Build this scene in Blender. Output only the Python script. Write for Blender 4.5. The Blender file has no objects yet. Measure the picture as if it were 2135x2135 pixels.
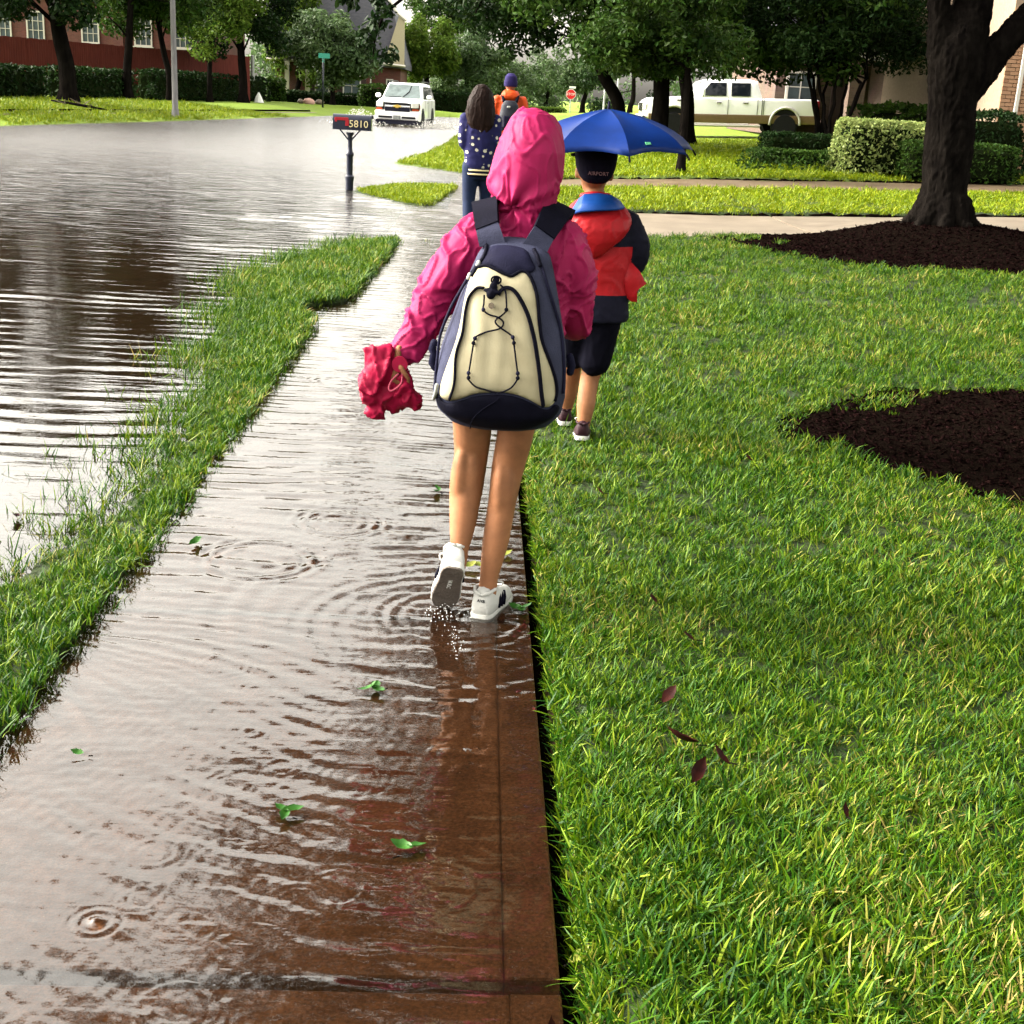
import bpy, bmesh, math, random
import numpy as np
from mathutils import Vector, Matrix, Euler, noise as mnoise
R = math.radians
scene = bpy.context.scene
COL = scene.collection
rng = np.random.default_rng(7)
random.seed(7)

# ------------------------------------------------------------------ camera
def make_camera():
    yaw, pitch, roll = R(2.2), R(17.9), R(3.3)
    fw = Vector((math.sin(yaw)*math.cos(pitch), math.cos(yaw)*math.cos(pitch), -math.sin(pitch)))
    r0 = Vector((math.cos(yaw), -math.sin(yaw), 0)); u0 = r0.cross(fw)
    r = math.cos(roll)*r0 + math.sin(roll)*u0
    u = math.cos(roll)*u0 - math.sin(roll)*r0
    cd = bpy.data.cameras.new('camera'); cd.sensor_width = 36; cd.sensor_height = 36; cd.lens = 45
    cd.clip_start = 0.05; cd.clip_end = 6000
    o = bpy.data.objects.new('camera', cd); COL.objects.link(o)
    m = Matrix((r, u, -fw)).transposed().to_4x4(); m.translation = (0, 0, 1.5)
    o.matrix_world = m
    scene.camera = o
make_camera()

# ------------------------------------------------------------------ sky, sun, exposure
SUN_EL, SUN_AZ = R(33), R(280)         # azimuth clockwise from +Y: the soft sun stands to the left
w = bpy.data.worlds.new('World'); scene.world = w; w.use_nodes = True
nt = w.node_tree; nt.nodes.clear()
sky = nt.nodes.new('ShaderNodeTexSky'); sky.sky_type = 'NISHITA'; sky.sun_disc = False
sky.sun_elevation = SUN_EL; sky.sun_rotation = SUN_AZ
sky.air_density = 1.6; sky.dust_density = 6.0; sky.ozone_density = 1.0
hs = nt.nodes.new('ShaderNodeHueSaturation'); hs.inputs['Saturation'].default_value = 0.12   # cloud: nearly colourless
tint = nt.nodes.new('ShaderNodeMix'); tint.data_type = 'RGBA'; tint.blend_type = 'MULTIPLY'
tint.inputs['Factor'].default_value = 1.0; tint.inputs['B'].default_value = (1.0, 0.955, 0.86, 1)
bg = nt.nodes.new('ShaderNodeBackground'); bg.inputs['Strength'].default_value = 0.15
wo = nt.nodes.new('ShaderNodeOutputWorld')
nt.links.new(sky.outputs[0], hs.inputs['Color']); nt.links.new(hs.outputs[0], tint.inputs['A'])
nt.links.new(tint.outputs['Result'], bg.inputs['Color']); nt.links.new(bg.outputs[0], wo.inputs[0])
sd = bpy.data.lights.new('sun', 'SUN'); sd.energy = 0.9; sd.angle = R(12); sd.color = (1.0, 0.95, 0.86)
so = bpy.data.objects.new('sun', sd); COL.objects.link(so)
sv = Vector((math.sin(SUN_AZ)*math.cos(SUN_EL), math.cos(SUN_AZ)*math.cos(SUN_EL), math.sin(SUN_EL)))
so.rotation_euler = sv.to_track_quat('Z', 'Y').to_euler(); so.location = (-10, -8, 20)
vs = scene.view_settings
vs.view_transform = 'Standard'; vs.look = 'None'; vs.exposure = 3.05; vs.gamma = 1.0; vs.use_curve_mapping = False
scene.cycles.max_bounces = 8; scene.cycles.diffuse_bounces = 3; scene.cycles.glossy_bounces = 4
scene.cycles.transparent_max_bounces = 12; scene.cycles.transmission_bounces = 4
scene.cycles.use_denoising = True
scene.cycles.caustics_reflective = False; scene.cycles.caustics_refractive = False
scene.cycles.sample_clamp_indirect = 6.0

# ------------------------------------------------------------------ helpers
def root(name, loc, label, cat, group=None, rot=None, kind=None):
    o = bpy.data.objects.new(name, None); COL.objects.link(o); o.location = loc
    o.empty_display_size = .1
    if rot: o.rotation_euler = rot
    tag(o, label, cat, group, kind)
    return o
def tag(o, label=None, cat=None, group=None, kind=None):
    if label: o['label'] = label
    if cat: o['category'] = cat
    if group: o['group'] = group
    if kind: o['kind'] = kind
    return o
def mk(name, V, F, mat, parent=None, smooth=False, local=False, sharp=None):
    me = bpy.data.meshes.new(name)
    if isinstance(V, np.ndarray) and isinstance(F, np.ndarray):
        nv, nf, k = len(V), len(F), F.shape[1]
        me.vertices.add(nv); me.vertices.foreach_set('co', V.astype(np.float32).ravel())
        me.loops.add(nf*k); me.polygons.add(nf)
        me.loops.foreach_set('vertex_index', F.astype(np.int32).ravel())
        me.polygons.foreach_set('loop_start', np.arange(0, nf*k, k, dtype=np.int32))
        me.update(calc_edges=True)
    else:
        me.from_pydata([tuple(v) for v in V], [], [tuple(f) for f in F]); me.update()
    return mo(name, me, mat, parent, smooth, local, sharp)
def mo(name, me, mat, parent=None, smooth=False, local=False, sharp=None):
    if mat is not None and not me.materials: me.materials.append(mat)
    if smooth or sharp: me.shade_smooth()
    if sharp: me.set_sharp_from_angle(angle=R(sharp))
    o = bpy.data.objects.new(name, me); COL.objects.link(o)
    if parent is not None:
        o.parent = parent
        if not local and parent.parent is None:
            o.matrix_parent_inverse = Matrix.Translation(-Vector(parent.location))
    return o
def copy_tree(o, parent=None):
    c = o.copy(); COL.objects.link(c); c.parent = parent
    for ch in list(o.children): copy_tree(ch, c)
    return c

class MB:
    """collects shapes of one part"""
    def __init__(s): s.V = []; s.F = []
    def add(s, V, F):
        n = len(s.V); s.V += [tuple(v) for v in V]; s.F += [tuple(i+n for i in f) for f in F]; return s
    def box(s, c, d, rz=0, bev=0):
        x, y, z = [k/2 for k in d]
        if bev <= 0:
            P = [(a*x, b*y, e*z) for e in (-1, 1) for a, b in ((-1, -1), (1, -1), (1, 1), (-1, 1))]
            F = [(3, 2, 1, 0), (4, 5, 6, 7)] + [(i, (i+1) % 4, (i+1) % 4+4, i+4) for i in range(4)]
        else:
            b = min(bev, .49*min(d))
            def ring(zz, ins):
                a, e = x-ins, y-ins
                q = b*.9999
                return [(-a+q, -e, zz), (a-q, -e, zz), (a, -e+q, zz), (a, e-q, zz), (a-q, e, zz), (-a+q, e, zz), (-a, e-q, zz), (-a, -e+q, zz)]
            P = ring(-z, b)+ring(-z+b, 0)+ring(z-b, 0)+ring(z, b)
            F = [tuple(range(7, -1, -1)), tuple(range(24, 32))]
            for r in range(3):
                F += [(r*8+i, r*8+(i+1) % 8, r*8+8+(i+1) % 8, r*8+8+i) for i in range(8)]
        ca, sa = math.cos(rz), math.sin(rz)
        return s.add([(c[0]+px*ca-py*sa, c[1]+px*sa+py*ca, c[2]+pz) for px, py, pz in P], F)
    def rings(s, rs, cap=True):
        n = len(rs[0]); V = [p for r in rs for p in r]; F = []
        for i in range(len(rs)-1):
            for k in range(n): F.append((i*n+k, i*n+(k+1) % n, i*n+n+(k+1) % n, i*n+n+k))
        if cap: F.append(tuple(range(n-1, -1, -1))); F.append(tuple(range((len(rs)-1)*n, len(rs)*n)))
        return s.add(V, F)
    def tube(s, pts, rad, n=8, dome=False, flat=1.0, up=None):
        P = [Vector(p) for p in pts]; m = len(P)
        rad = list(rad) if hasattr(rad, '__len__') else [rad]*m
        T = [(P[min(i+1, m-1)]-P[max(i-1, 0)]).normalized() for i in range(m)]
        a = Vector(up) if up else (Vector((0, 0, 1)) if abs(T[0].z) < .9 else Vector((0, 1, 0)))
        rs = []
        N = (a-T[0]*a.dot(T[0])).normalized()
        def mkring(p, t, N, r):
            B = t.cross(N)
            return [p+N*(r*flat*math.cos(2*math.pi*k/n))+B*(r*math.sin(2*math.pi*k/n)) for k in range(n)]
        for i in range(m):
            N = (N-T[i]*N.dot(T[i])).normalized()
            if i == 0 and dome:
                for q in (1.3, .9, .45): rs.append(mkring(P[0]-T[0]*rad[0]*math.sin(q)*.95, T[0], N, rad[0]*math.cos(q)))
            rs.append(mkring(P[i], T[i], N, rad[i]))
            if i == m-1 and dome:
                for q in (.45, .9, 1.3): rs.append(mkring(P[i]+T[i]*rad[i]*math.sin(q)*.95, T[i], N, rad[i]*math.cos(q)))
        return s.rings(rs)
    def lathe(s, c, prof, n=16, axis='z'):
        rs = []
        for r, h in prof:
            q = []
            for k in range(n):
                t = 2*math.pi*k/n; a, b = r*math.cos(t), r*math.sin(t)
                q.append({'z': (c[0]+a, c[1]+b, c[2]+h), 'y': (c[0]+b, c[1]+h, c[2]+a), 'x': (c[0]+h, c[1]+a, c[2]+b)}[axis])
            rs.append(q)
        return s.rings(rs)
    def ell(s, c, r, n=14, m=9):
        rs = []
        for i in range(m):
            t = math.pi*(i+.5)/m-math.pi/2
            rs.append([(c[0]+r[0]*math.cos(t)*math.cos(2*math.pi*k/n), c[1]+r[1]*math.cos(t)*math.sin(2*math.pi*k/n), c[2]+r[2]*math.sin(t)) for k in range(n)])
        return s.rings(rs)
    def obj(s, name, mat, parent=None, smooth=False, local=False, sharp=None):
        return mk(name, s.V, s.F, mat, parent, smooth, local, sharp)

def spline(pts, k=6):
    """Catmull-Rom through points"""
    P = [Vector(p) for p in pts]; P = [2*P[0]-P[1]]+P+[2*P[-1]-P[-2]]; out = []
    for i in range(1, len(P)-2):
        a, b, c, d = P[i-1:i+3]
        for j in range(k):
            t = j/k
            out.append(.5*((2*b)+(c-a)*t+(2*a-5*b+4*c-d)*t*t+(3*b-a-3*c+d)*t**3))
    out.append(P[-2]); return out

def blob(name, mb, voxel, mat, parent, smooth=4, disp=None, local=False, factor=.5):
    """the shapes in mb fused into one continuous surface"""
    me = bpy.data.meshes.new('tmp'); me.from_pydata(mb.V, [], mb.F); me.update()
    o = bpy.data.objects.new('tmp', me); COL.objects.link(o)
    m = o.modifiers.new('r', 'REMESH'); m.mode = 'VOXEL'; m.voxel_size = voxel; m.adaptivity = 0
    if smooth:
        m = o.modifiers.new('s', 'SMOOTH'); m.factor = factor; m.iterations = smooth
    dg = bpy.context.evaluated_depsgraph_get(); dg.update()
    me2 = bpy.data.meshes.new_from_object(o.evaluated_get(dg))
    bpy.data.objects.remove(o); bpy.data.meshes.remove(me)
    me2.name = name; me2.materials.clear()
    if disp:
        nn = [v.normal.copy() for v in me2.vertices]
        for v, q in zip(me2.vertices, nn): v.co += q*disp(v.co, q)
        me2.update()
    return mo(name, me2, mat, parent, True, local)

def text_mesh(body, size, depth=.0):
    cu = bpy.data.curves.new('t', 'FONT'); cu.body = body; cu.size = size; cu.extrude = depth
    cu.align_x = 'CENTER'; cu.align_y = 'CENTER'; cu.resolution_u = 2
    o = bpy.data.objects.new('t', cu); COL.objects.link(o)
    dg = bpy.context.evaluated_depsgraph_get(); dg.update()
    me = bpy.data.meshes.new_from_object(o.evaluated_get(dg))
    bpy.data.objects.remove(o); me.materials.clear()
    return me

# ------------------------------------------------------------------ materials
def srgb(r, g, b):
    f = lambda c: (c/255/12.92) if c <= 10 else ((c/255+.055)/1.055)**2.4
    return (f(r), f(g), f(b))
def pm(name, col, rough=.6, var=.18, scale=14., bump=0., bscale=None, metal=0., spec=.14, coat=0., trans=0., isl=0., col2=None, detail=5, sss=0., stretch=None):
    m = bpy.data.materials.new(name); m.use_nodes = True; t = m.node_tree; t.nodes.clear()
    out = t.nodes.new('ShaderNodeOutputMaterial'); b = t.nodes.new('ShaderNodeBsdfPrincipled')
    b.inputs['Roughness'].default_value = rough; b.inputs['Metallic'].default_value = metal
    b.inputs['Specular IOR Level'].default_value = spec; b.inputs['Coat Weight'].default_value = coat
    b.inputs['Coat Roughness'].default_value = .06
    if sss: b.inputs['Subsurface Weight'].default_value = sss; b.inputs['Subsurface Radius'].default_value = (.02, .008, .004)
    g = t.nodes.new('ShaderNodeNewGeometry')
    tc = t.nodes.new('ShaderNodeTexCoord')
    mp = t.nodes.new('ShaderNodeMapping'); t.links.new(tc.outputs['Object'], mp.inputs['Vector'])
    if stretch: mp.inputs['Scale'].default_value = stretch
    n = t.nodes.new('ShaderNodeTexNoise'); n.inputs['Scale'].default_value = scale; n.inputs['Detail'].default_value = detail
    n.inputs['Roughness'].default_value = .62
    t.links.new(mp.outputs[0], n.inputs['Vector'])
    rp = t.nodes.new('ShaderNodeMapRange'); rp.inputs['From Min'].default_value = .28; rp.inputs['From Max'].default_value = .72
    t.links.new(n.outputs['Fac'], rp.inputs['Value'])
    mx = t.nodes.new('ShaderNodeMix'); mx.data_type = 'RGBA'
    c2 = col2 if col2 else tuple(min(1, c*(1+var)) for c in col); c1 = col if col2 else tuple(c*(1-var) for c in col)
    mx.inputs['A'].default_value = (*c1, 1); mx.inputs['B'].default_value = (*c2, 1)
    t.links.new(rp.outputs[0], mx.inputs['Factor'])
    last = mx.outputs['Result']
    if isl:
        hsv = t.nodes.new('ShaderNodeHueSaturation'); ad = t.nodes.new('ShaderNodeMapRange')
        ad.inputs['To Min'].default_value = 1-isl; ad.inputs['To Max'].default_value = 1+isl
        t.links.new(g.outputs['Random Per Island'], ad.inputs['Value']); t.links.new(ad.outputs[0], hsv.inputs['Value'])
        hh = t.nodes.new('ShaderNodeMapRange'); hh.inputs['To Min'].default_value = .5-isl*.05; hh.inputs['To Max'].default_value = .5+isl*.03
        mt = t.nodes.new('ShaderNodeMath'); mt.operation = 'FRACT'; m7 = t.nodes.new('ShaderNodeMath'); m7.operation = 'MULTIPLY'; m7.inputs[1].default_value = 7.31
        t.links.new(g.outputs['Random Per Island'], m7.inputs[0]); t.links.new(m7.outputs[0], mt.inputs[0]); t.links.new(mt.outputs[0], hh.inputs['Value'])
        t.links.new(hh.outputs[0], hsv.inputs['Hue']); t.links.new(last, hsv.inputs['Color']); last = hsv.outputs[0]
    t.links.new(last, b.inputs['Base Color'])
    if bump:
        n2 = t.nodes.new('ShaderNodeTexNoise'); n2.inputs['Scale'].default_value = bscale or scale*4; n2.inputs['Detail'].default_value = 6
        t.links.new(mp.outputs[0], n2.inputs['Vector'])
        bp = t.nodes.new('ShaderNodeBump'); bp.inputs['Strength'].default_value = min(1, bump); bp.inputs['Distance'].default_value = .02*max(bump, .2)
        t.links.new(n2.outputs['Fac'], bp.inputs['Height']); t.links.new(bp.outputs[0], b.inputs['Normal'])
    if trans:
        tr = t.nodes.new('ShaderNodeBsdfTranslucent'); ms = t.nodes.new('ShaderNodeMixShader'); ms.inputs[0].default_value = trans
        t.links.new(last, tr.inputs['Color']); t.links.new(b.outputs[0], ms.inputs[1]); t.links.new(tr.outputs[0], ms.inputs[2])
        t.links.new(ms.outputs[0], out.inputs[0])
    else: t.links.new(b.outputs[0], out.inputs[0])
    m['last'] = 0
    return m
M = {}

# ------------------------------------------------------------------ terrain
def sstep(a, b, x):
    t = np.clip((x-a)/(b-a), 0, 1); return t*t*(3-2*t)
XE_Y = [0, 2.5, 3.2, 3.9, 4.5, 5.3, 6.5, 8.5, 10.6, 12.5, 13.7, 14.05, 18.2, 18.45, 20.3, 21.8, 22.25, 22.5, 26.5, 26.75, 29, 34, 43, 60, 95, 400]
XE_X = [-1.65, -1.55, -1.45, -1.37, -1.25, -1.23, -1.36, -1.62, -1.76, -1.55, -1.12, .4, .4, -1.0, -2.0, -1.5, -.5, .4, .4, -.4, -1.9, -1.5, -1.1, -1.0, -.8, -.8]
def xe(y): return np.interp(y, XE_Y, XE_X)                  # where the near verge dips under the water
def xl(y): return np.interp(y, [0, 7.9, 8.45, 8.6, 8.8, 9.1, 9.25, 9.5, 13.9, 17.9, 22, 26.5, 400], [-1.06, -1.04, -1.05, -1.08, -1.2, -1.24, -1.12, -.93, -.82, -.72, -.44, -.25, -.25])   # where grass ends at the walk
def xb(y): return np.interp(y, [-50, 0, 37, 50, 76, 90, 96, 400], [-20, -17, -13.3, -11.5, -8.4, -6.5, 6, 6])   # far bank
def zlawn(x, y):
    yy = np.clip(y-16, 0, 60); k = .02+.0006*yy
    z = .035+k*np.clip(x-.27, 0, 24)+.006*yy*sstep(.3, 4, x)
    z = z+.17*np.exp(-(((x-5.68)/1.25)**2+((y-16.0)/1.5)**2)**1.4)
    z = z+.05*np.exp(-(((x-3.5)/1.0)**2+((y-5.9)/.9)**2)**1.5)
    z = z+.012*np.sin(x*2.1+y*.9)*sstep(.3, 1.5, x)*.5
    return z
def d1n(x): return np.interp(x, [.24, 1, 2, 4.1, 5.7, 7.2, 13, 30], [14.15, 14.5, 15.1, 15.95, 16.5, 16.95, 18.5, 23])
def d1f(x): return np.interp(x, [.24, 4.3, 8.5, 13, 30], [18.3, 18.55, 19.8, 21.2, 27])
def drive_cut(x, y):
    a = sstep(-.1, .05, y-d1n(x))*(1-sstep(-.05, .1, y-d1f(x)))
    b = sstep(22.35, 22.5, y-.2*np.clip(x-.3, 0, 30))*(1-sstep(25.3, 25.5, y-.17*np.clip(x-.3, 0, 30)))
    return np.maximum(a, b)
def zg(x, y):
    x = np.asarray(x, float); y = np.asarray(y, float)
    e = xe(y)
    verge = np.where(x > e, .034*sstep(0, .5, x-e)+.0, -.14*np.clip(e-x, 0, 1.5))
    right = zlawn(x, y)*sstep(.24, .32, x)-.075*(1-sstep(.24, .32, x))
    right = right-.11*drive_cut(x, y)*sstep(.24, .4, x)
    z = np.where(x > .22, right, np.where(x > xl(y), -.12, verge))
    bank = xb(y)
    left = np.clip(.07*(bank-x), -1, .33)
    left = np.where(x < bank, left+.03*sstep(0, .3, bank-x), -.12*np.clip(x-bank, 0, 1.7))
    z = np.where(x < -4, np.maximum(left, -.2), z)
    far = .1+.006*np.clip(y-96, 0, 60)
    z = np.where(x < bank, np.maximum(z, left), z)
    t = sstep(94, 97, y)*(x < 14)
    z = z*(1-t)+far*t
    t2 = sstep(110, 160, y); z = z*(1-t2)+.4*t2
    return z
def axis(*segs):
    out = []
    for a, b, st in segs:
        n = max(1, int(round((b-a)/st))); out += list(np.linspace(a, b, n, endpoint=False))
    out.append(segs[-1][1]); return np.array(out)
def grid(xs, ys, zf):
    X, Y = np.meshgrid(xs, ys); Z = zf(X, Y)
    V = np.stack([X, Y, Z], -1).reshape(-1, 3); nx, ny = len(xs), len(ys)
    i = (np.arange(ny-1)[:, None]*nx+np.arange(nx-1)[None, :]).ravel()
    return V, np.stack([i, i+1, i+nx+1, i+nx], 1)

def ground_material():
    m = bpy.data.materials.new('lawn_soil'); m.use_nodes = True; t = m.node_tree; b = t.nodes['Principled BSDF']
    g = t.nodes.new('ShaderNodeNewGeometry'); sx = t.nodes.new('ShaderNodeSeparateXYZ'); t.links.new(g.outputs['Position'], sx.inputs[0])
    def noise(sc, d=5):
        n = t.nodes.new('ShaderNodeTexNoise'); n.inputs['Scale'].default_value = sc; n.inputs['Detail'].default_value = d
        t.links.new(g.outputs['Position'], n.inputs['Vector']); return n.outputs['Fac']
    def mix(f, a, c):
        x = t.nodes.new('ShaderNodeMix'); x.data_type = 'RGBA'
        if hasattr(f, 'is_linked'): t.links.new(f, x.inputs['Factor'])
        else: x.inputs['Factor'].default_value = f
        for k, v in (('A', a), ('B', c)):
            if isinstance(v, tuple): x.inputs[k].default_value = (*v, 1)
            else: t.links.new(v, x.inputs[k])
        return x.outputs['Result']
    def rng_(v, a, c):
        r = t.nodes.new('ShaderNodeMapRange'); r.inputs['From Min'].default_value = a; r.inputs['From Max'].default_value = c
        t.links.new(v, r.inputs['Value']); return r.outputs[0]
    grass = mix(rng_(noise(55, 6), .35, .65), (.065, .11, .004), (.125, .175, .008))
    grass = mix(rng_(noise(.7), .4, .7), grass, (.10, .16, .006))
    near = rng_(sx.outputs['Y'], 24, 34)
    soil = mix(rng_(noise(30), .4, .6), (.005, .012, .001), (.016, .028, .002))
    lawn = mix(near, soil, grass)
    mud = mix(rng_(noise(3), .3, .7), (.035, .018, .009), (.06, .033, .017))
    t.links.new(mix(rng_(sx.outputs['Z'], -.03, -.005), mud, lawn), b.inputs['Base Color'])
    b.inputs['Roughness'].default_value = .9; b.inputs['Specular IOR Level'].default_value = .2
    bp = t.nodes.new('ShaderNodeBump'); bp.inputs['Strength'].default_value = .7; bp.inputs['Distance'].default_value = .05
    t.links.new(noise(26, 7), bp.inputs['Height']); t.links.new(bp.outputs[0], b.inputs['Normal'])
    return m
xs = axis((-2500, -60, 300), (-60, -16, 1.6), (-16, -2.6, .5), (-2.6, .6, .04), (.6, 8, .18), (8, 32, .8), (32, 60, 4), (60, 2500, 300))
ys = axis((-300, -4, 60), (-4, .5, .5), (.5, 24, .08), (24, 50, .3), (50, 112, 1), (112, 200, 8), (200, 4000, 300))
V, F = grid(xs, ys, zg)
tag(mk('ground', V, F, ground_material(), smooth=True), 'lawns, verges and street bed', 'ground', kind='structure')

# ------------------------------------------------------------------ sidewalk of separate slabs
def slab_material():
    m = pm('wet_concrete', (.085, .037, .018), rough=.45, scale=5.5, col2=(.245, .118, .056), bump=.5, bscale=140, detail=9, spec=.2); t = m.node_tree
    b = [n for n in t.nodes if n.type == 'BSDF_PRINCIPLED'][0]; src = b.inputs['Base Color'].links[0].from_socket; g = t.nodes.new('ShaderNodeNewGeometry')
    n = t.nodes.new('ShaderNodeTexNoise'); n.inputs['Scale'].default_value = 130; n.inputs['Detail'].default_value = 4; t.links.new(g.outputs['Position'], n.inputs['Vector'])
    r = t.nodes.new('ShaderNodeMapRange'); r.inputs['From Min'].default_value = .3; r.inputs['From Max'].default_value = .7; r.inputs['To Min'].default_value = .55; r.inputs['To Max'].default_value = 1.45; t.links.new(n.outputs['Fac'], r.inputs['Value'])
    h = t.nodes.new('ShaderNodeHueSaturation'); t.links.new(r.outputs[0], h.inputs['Value']); t.links.new(src, h.inputs['Color'])
    v = t.nodes.new('ShaderNodeTexVoronoi'); v.inputs['Scale'].default_value = 62; t.links.new(g.outputs['Position'], v.inputs['Vector'])
    r2 = t.nodes.new('ShaderNodeMapRange'); r2.inputs['From Min'].default_value = .16; r2.inputs['From Max'].default_value = .08; t.links.new(v.outputs['Distance'], r2.inputs['Value'])
    s2 = t.nodes.new('ShaderNodeSeparateColor'); t.links.new(v.outputs['Color'], s2.inputs[0]); gt = t.nodes.new('ShaderNodeMath'); gt.operation = 'GREATER_THAN'; gt.inputs[1].default_value = .9; t.links.new(s2.outputs[0], gt.inputs[0])
    mu = t.nodes.new('ShaderNodeMath'); mu.operation = 'MULTIPLY'; t.links.new(gt.outputs[0], mu.inputs[0]); t.links.new(r2.outputs[0], mu.inputs[1])
    mx = t.nodes.new('ShaderNodeMix'); mx.data_type = 'RGBA'; mx.inputs['B'].default_value = (.32, .24, .16, 1); t.links.new(mu.outputs[0], mx.inputs['Factor']); t.links.new(h.outputs[0], mx.inputs['A']); t.links.new(mx.outputs['Result'], b.inputs['Base Color'])
    return m
M['slab'] = slab_material()
M['soil'] = pm('dark_wet_soil', (.0016, .0011, .0009), rough=.9, scale=60, col2=(.0055, .0036, .0028), spec=.0, bump=.8, bscale=90)
M['drive'] = pm('driveway_concrete', (.085, .067, .049), rough=.5, scale=2.2, col2=(.14, .115, .086), bump=.25, bscale=120, detail=8)
M['drive_wet'] = pm('wet_driveway_concrete', (.05, .034, .019), rough=.5, scale=1.6, col2=(.10, .073, .045), bump=.25, bscale=120, detail=8)
sw = root('sidewalk', (-.42, 2, -.1), 'flooded concrete sidewalk of square slabs', 'sidewalk', kind='structure')
def slab(x0, x1, y0, y1, zl, zr, seed):
    r = random.Random(seed); b = .007; mb = MB()
    x0, x1, y0, y1 = [v+r.uniform(-.002, .002) for v in (x0, x1, y0, y1)]
    zz = lambda x: zl+(zr-zl)*(x-x0)/(x1-x0)
    def ring(i, d): return [(x, y, zz(x)+d) for x, y in ((x0+i, y0+i), (x1-i, y0+i), (x1-i, y1-i), (x0+i, y1-i))]
    mb.rings([ring(0, -.1), ring(0, -b), ring(b*.35, -b*.35), ring(b, 0)])
    return mb
JO, JS = 1.912, 1.672
for k in range(-1, 34):
    y0, y1 = JO+JS*k+.019, JO+JS*(k+1)-.019
    tilt = random.Random(k).uniform(-.002, .002)
    if k < 2 and k > -2:
        xc = .108 if k == 0 else .118
        slab(-1.05, xc-.0015, y0, y1, -.02+tilt, -.0045+tilt, k).obj('slab', M['slab'], sw)
        slab(xc+.0015, .21, y0, y1, -.0042+tilt, -.003+tilt, k+50).obj('slab', M['slab'], sw)
    else:
        slab(-1.05 if y0 < 17.5 else -.45, .21, y0, y1, -.022+tilt-.035*(k > 6), -.005+tilt-.04*(k > 6), k).obj('slab', M['slab'], sw)
# bed of soil that shows in the joints and along the grass edge
V, F = grid(axis((-1.1, .3, .05)), axis((.4, 60, .1)), lambda X, Y: -.062+.012*np.sin(X*40+Y*23)*np.sin(Y*17)-.0*X)
mk('joint_soil', V, F, M['soil'], sw, smooth=True)

# ------------------------------------------------------------------ driveways
def drive(name, near, far, x0, x1, joints, label):
    d = root(name, (x0, near(x0), 0), label, 'driveway', kind='structure')
    ed = [x0]+joints+[x1]
    for a, b in zip(ed[:-1], ed[1:]):
        n = 6; mb = MB(); g = .018
        xx = np.linspace(a+g, b-g, n); top = []; rows = 5
        for j in range(rows):
            q = j/(rows-1)
            for x in xx:
                y = near(x)*(1-q)+far(x)*q
                top.append((x, y, float(zlawn(x, y))*min(1, max(0, (x-.1)/1.6))-.035-.02*(1-min(1, max(0, x/1.5)))))
        bot = [(x, y, z-.09) for x, y, z in top]; N = len(top)
        F = [(j*n+i, j*n+i+1, j*n+n+i+1, j*n+n+i) for j in range(rows-1) for i in range(n-1)]
        per = [i for i in range(n)]+[j*n+n-1 for j in range(1, rows)]+[(rows-1)*n+i for i in range(n-2, -1, -1)]+[j*n for j in range(rows-2, 0, -1)]
        F += [(per[i], N+per[i], N+per[(i+1) % len(per)], per[(i+1) % len(per)]) for i in range(len(per))]
        eb = MB()
        P0, P1 = Vector(top[(rows-1)*n]), Vector(top[rows*n-1]); r_ = random.Random(int(a*9)); m_ = 40
        Pm = [P0.lerp(P1, i/m_)+Vector((0, .045+r_.uniform(-.025, .025), r_.uniform(-.012, .014))) for i in range(m_+1)]
        eb.tube(Pm, [r_.uniform(.014, .045) for _ in Pm], 6)
        so_ = eb.obj('soil_shade_edge', M['soil'], d, smooth=True); so_['kind'] = 'stuff'
        mb.add(top+bot, F); mb.obj('slab', M['drive' if near(1) < 20 else 'drive_wet'], d)
drive('driveway', lambda x: float(d1n(x)), lambda x: float(d1f(x)), .24, 13, [4.15, 8.6], 'pale driveway crossing behind the near lawn')
drive('driveway', lambda x: 22.45+.2*max(x-.3, 0), lambda x: 25.4+.17*max(x-.3, 0), .24, 14, [3.2, 6.3, 9.5], 'brownish second driveway beyond the grass strip')

def bank_walk():
    """sunken walk that runs along the far bank"""
    mb = MB(); so_ = MB(); P = [(-14.1757,37.2529,0.3000), (-14.5594,40.7696,0.3000), (-13.8587,46.3897,0.3000), (-12.4494,54.4719,0.3000), (-11.0517,65.0526,0.3000), (-9.2873,75.5889,0.3000)]; V = []; E = []
    for x, y, z in spline(P, 6): zz = float(zg(x, y)); V.append(((x, y, zz+.012), (x-.55, y+.75, zz+.035))); E.append((x-.58, y+.8, zz+.07))
    n = len(V); mb.add([a for a, b in V]+[b for a, b in V], [(i, i+1, n+i+1, n+i) for i in range(n-1)])
    o = mb.obj('bank_walk', M['drive_wet'], smooth=True); tag(o, 'narrow sunken walk along the far bank', 'walk', kind='structure')
    so_.tube(E, .06, 6); e = so_.obj('soil_shade_edge', M['soil'], o, smooth=True, local=True)  # dark soil-coloured edge paints the shadow line beside the walk
bank_walk()
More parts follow.
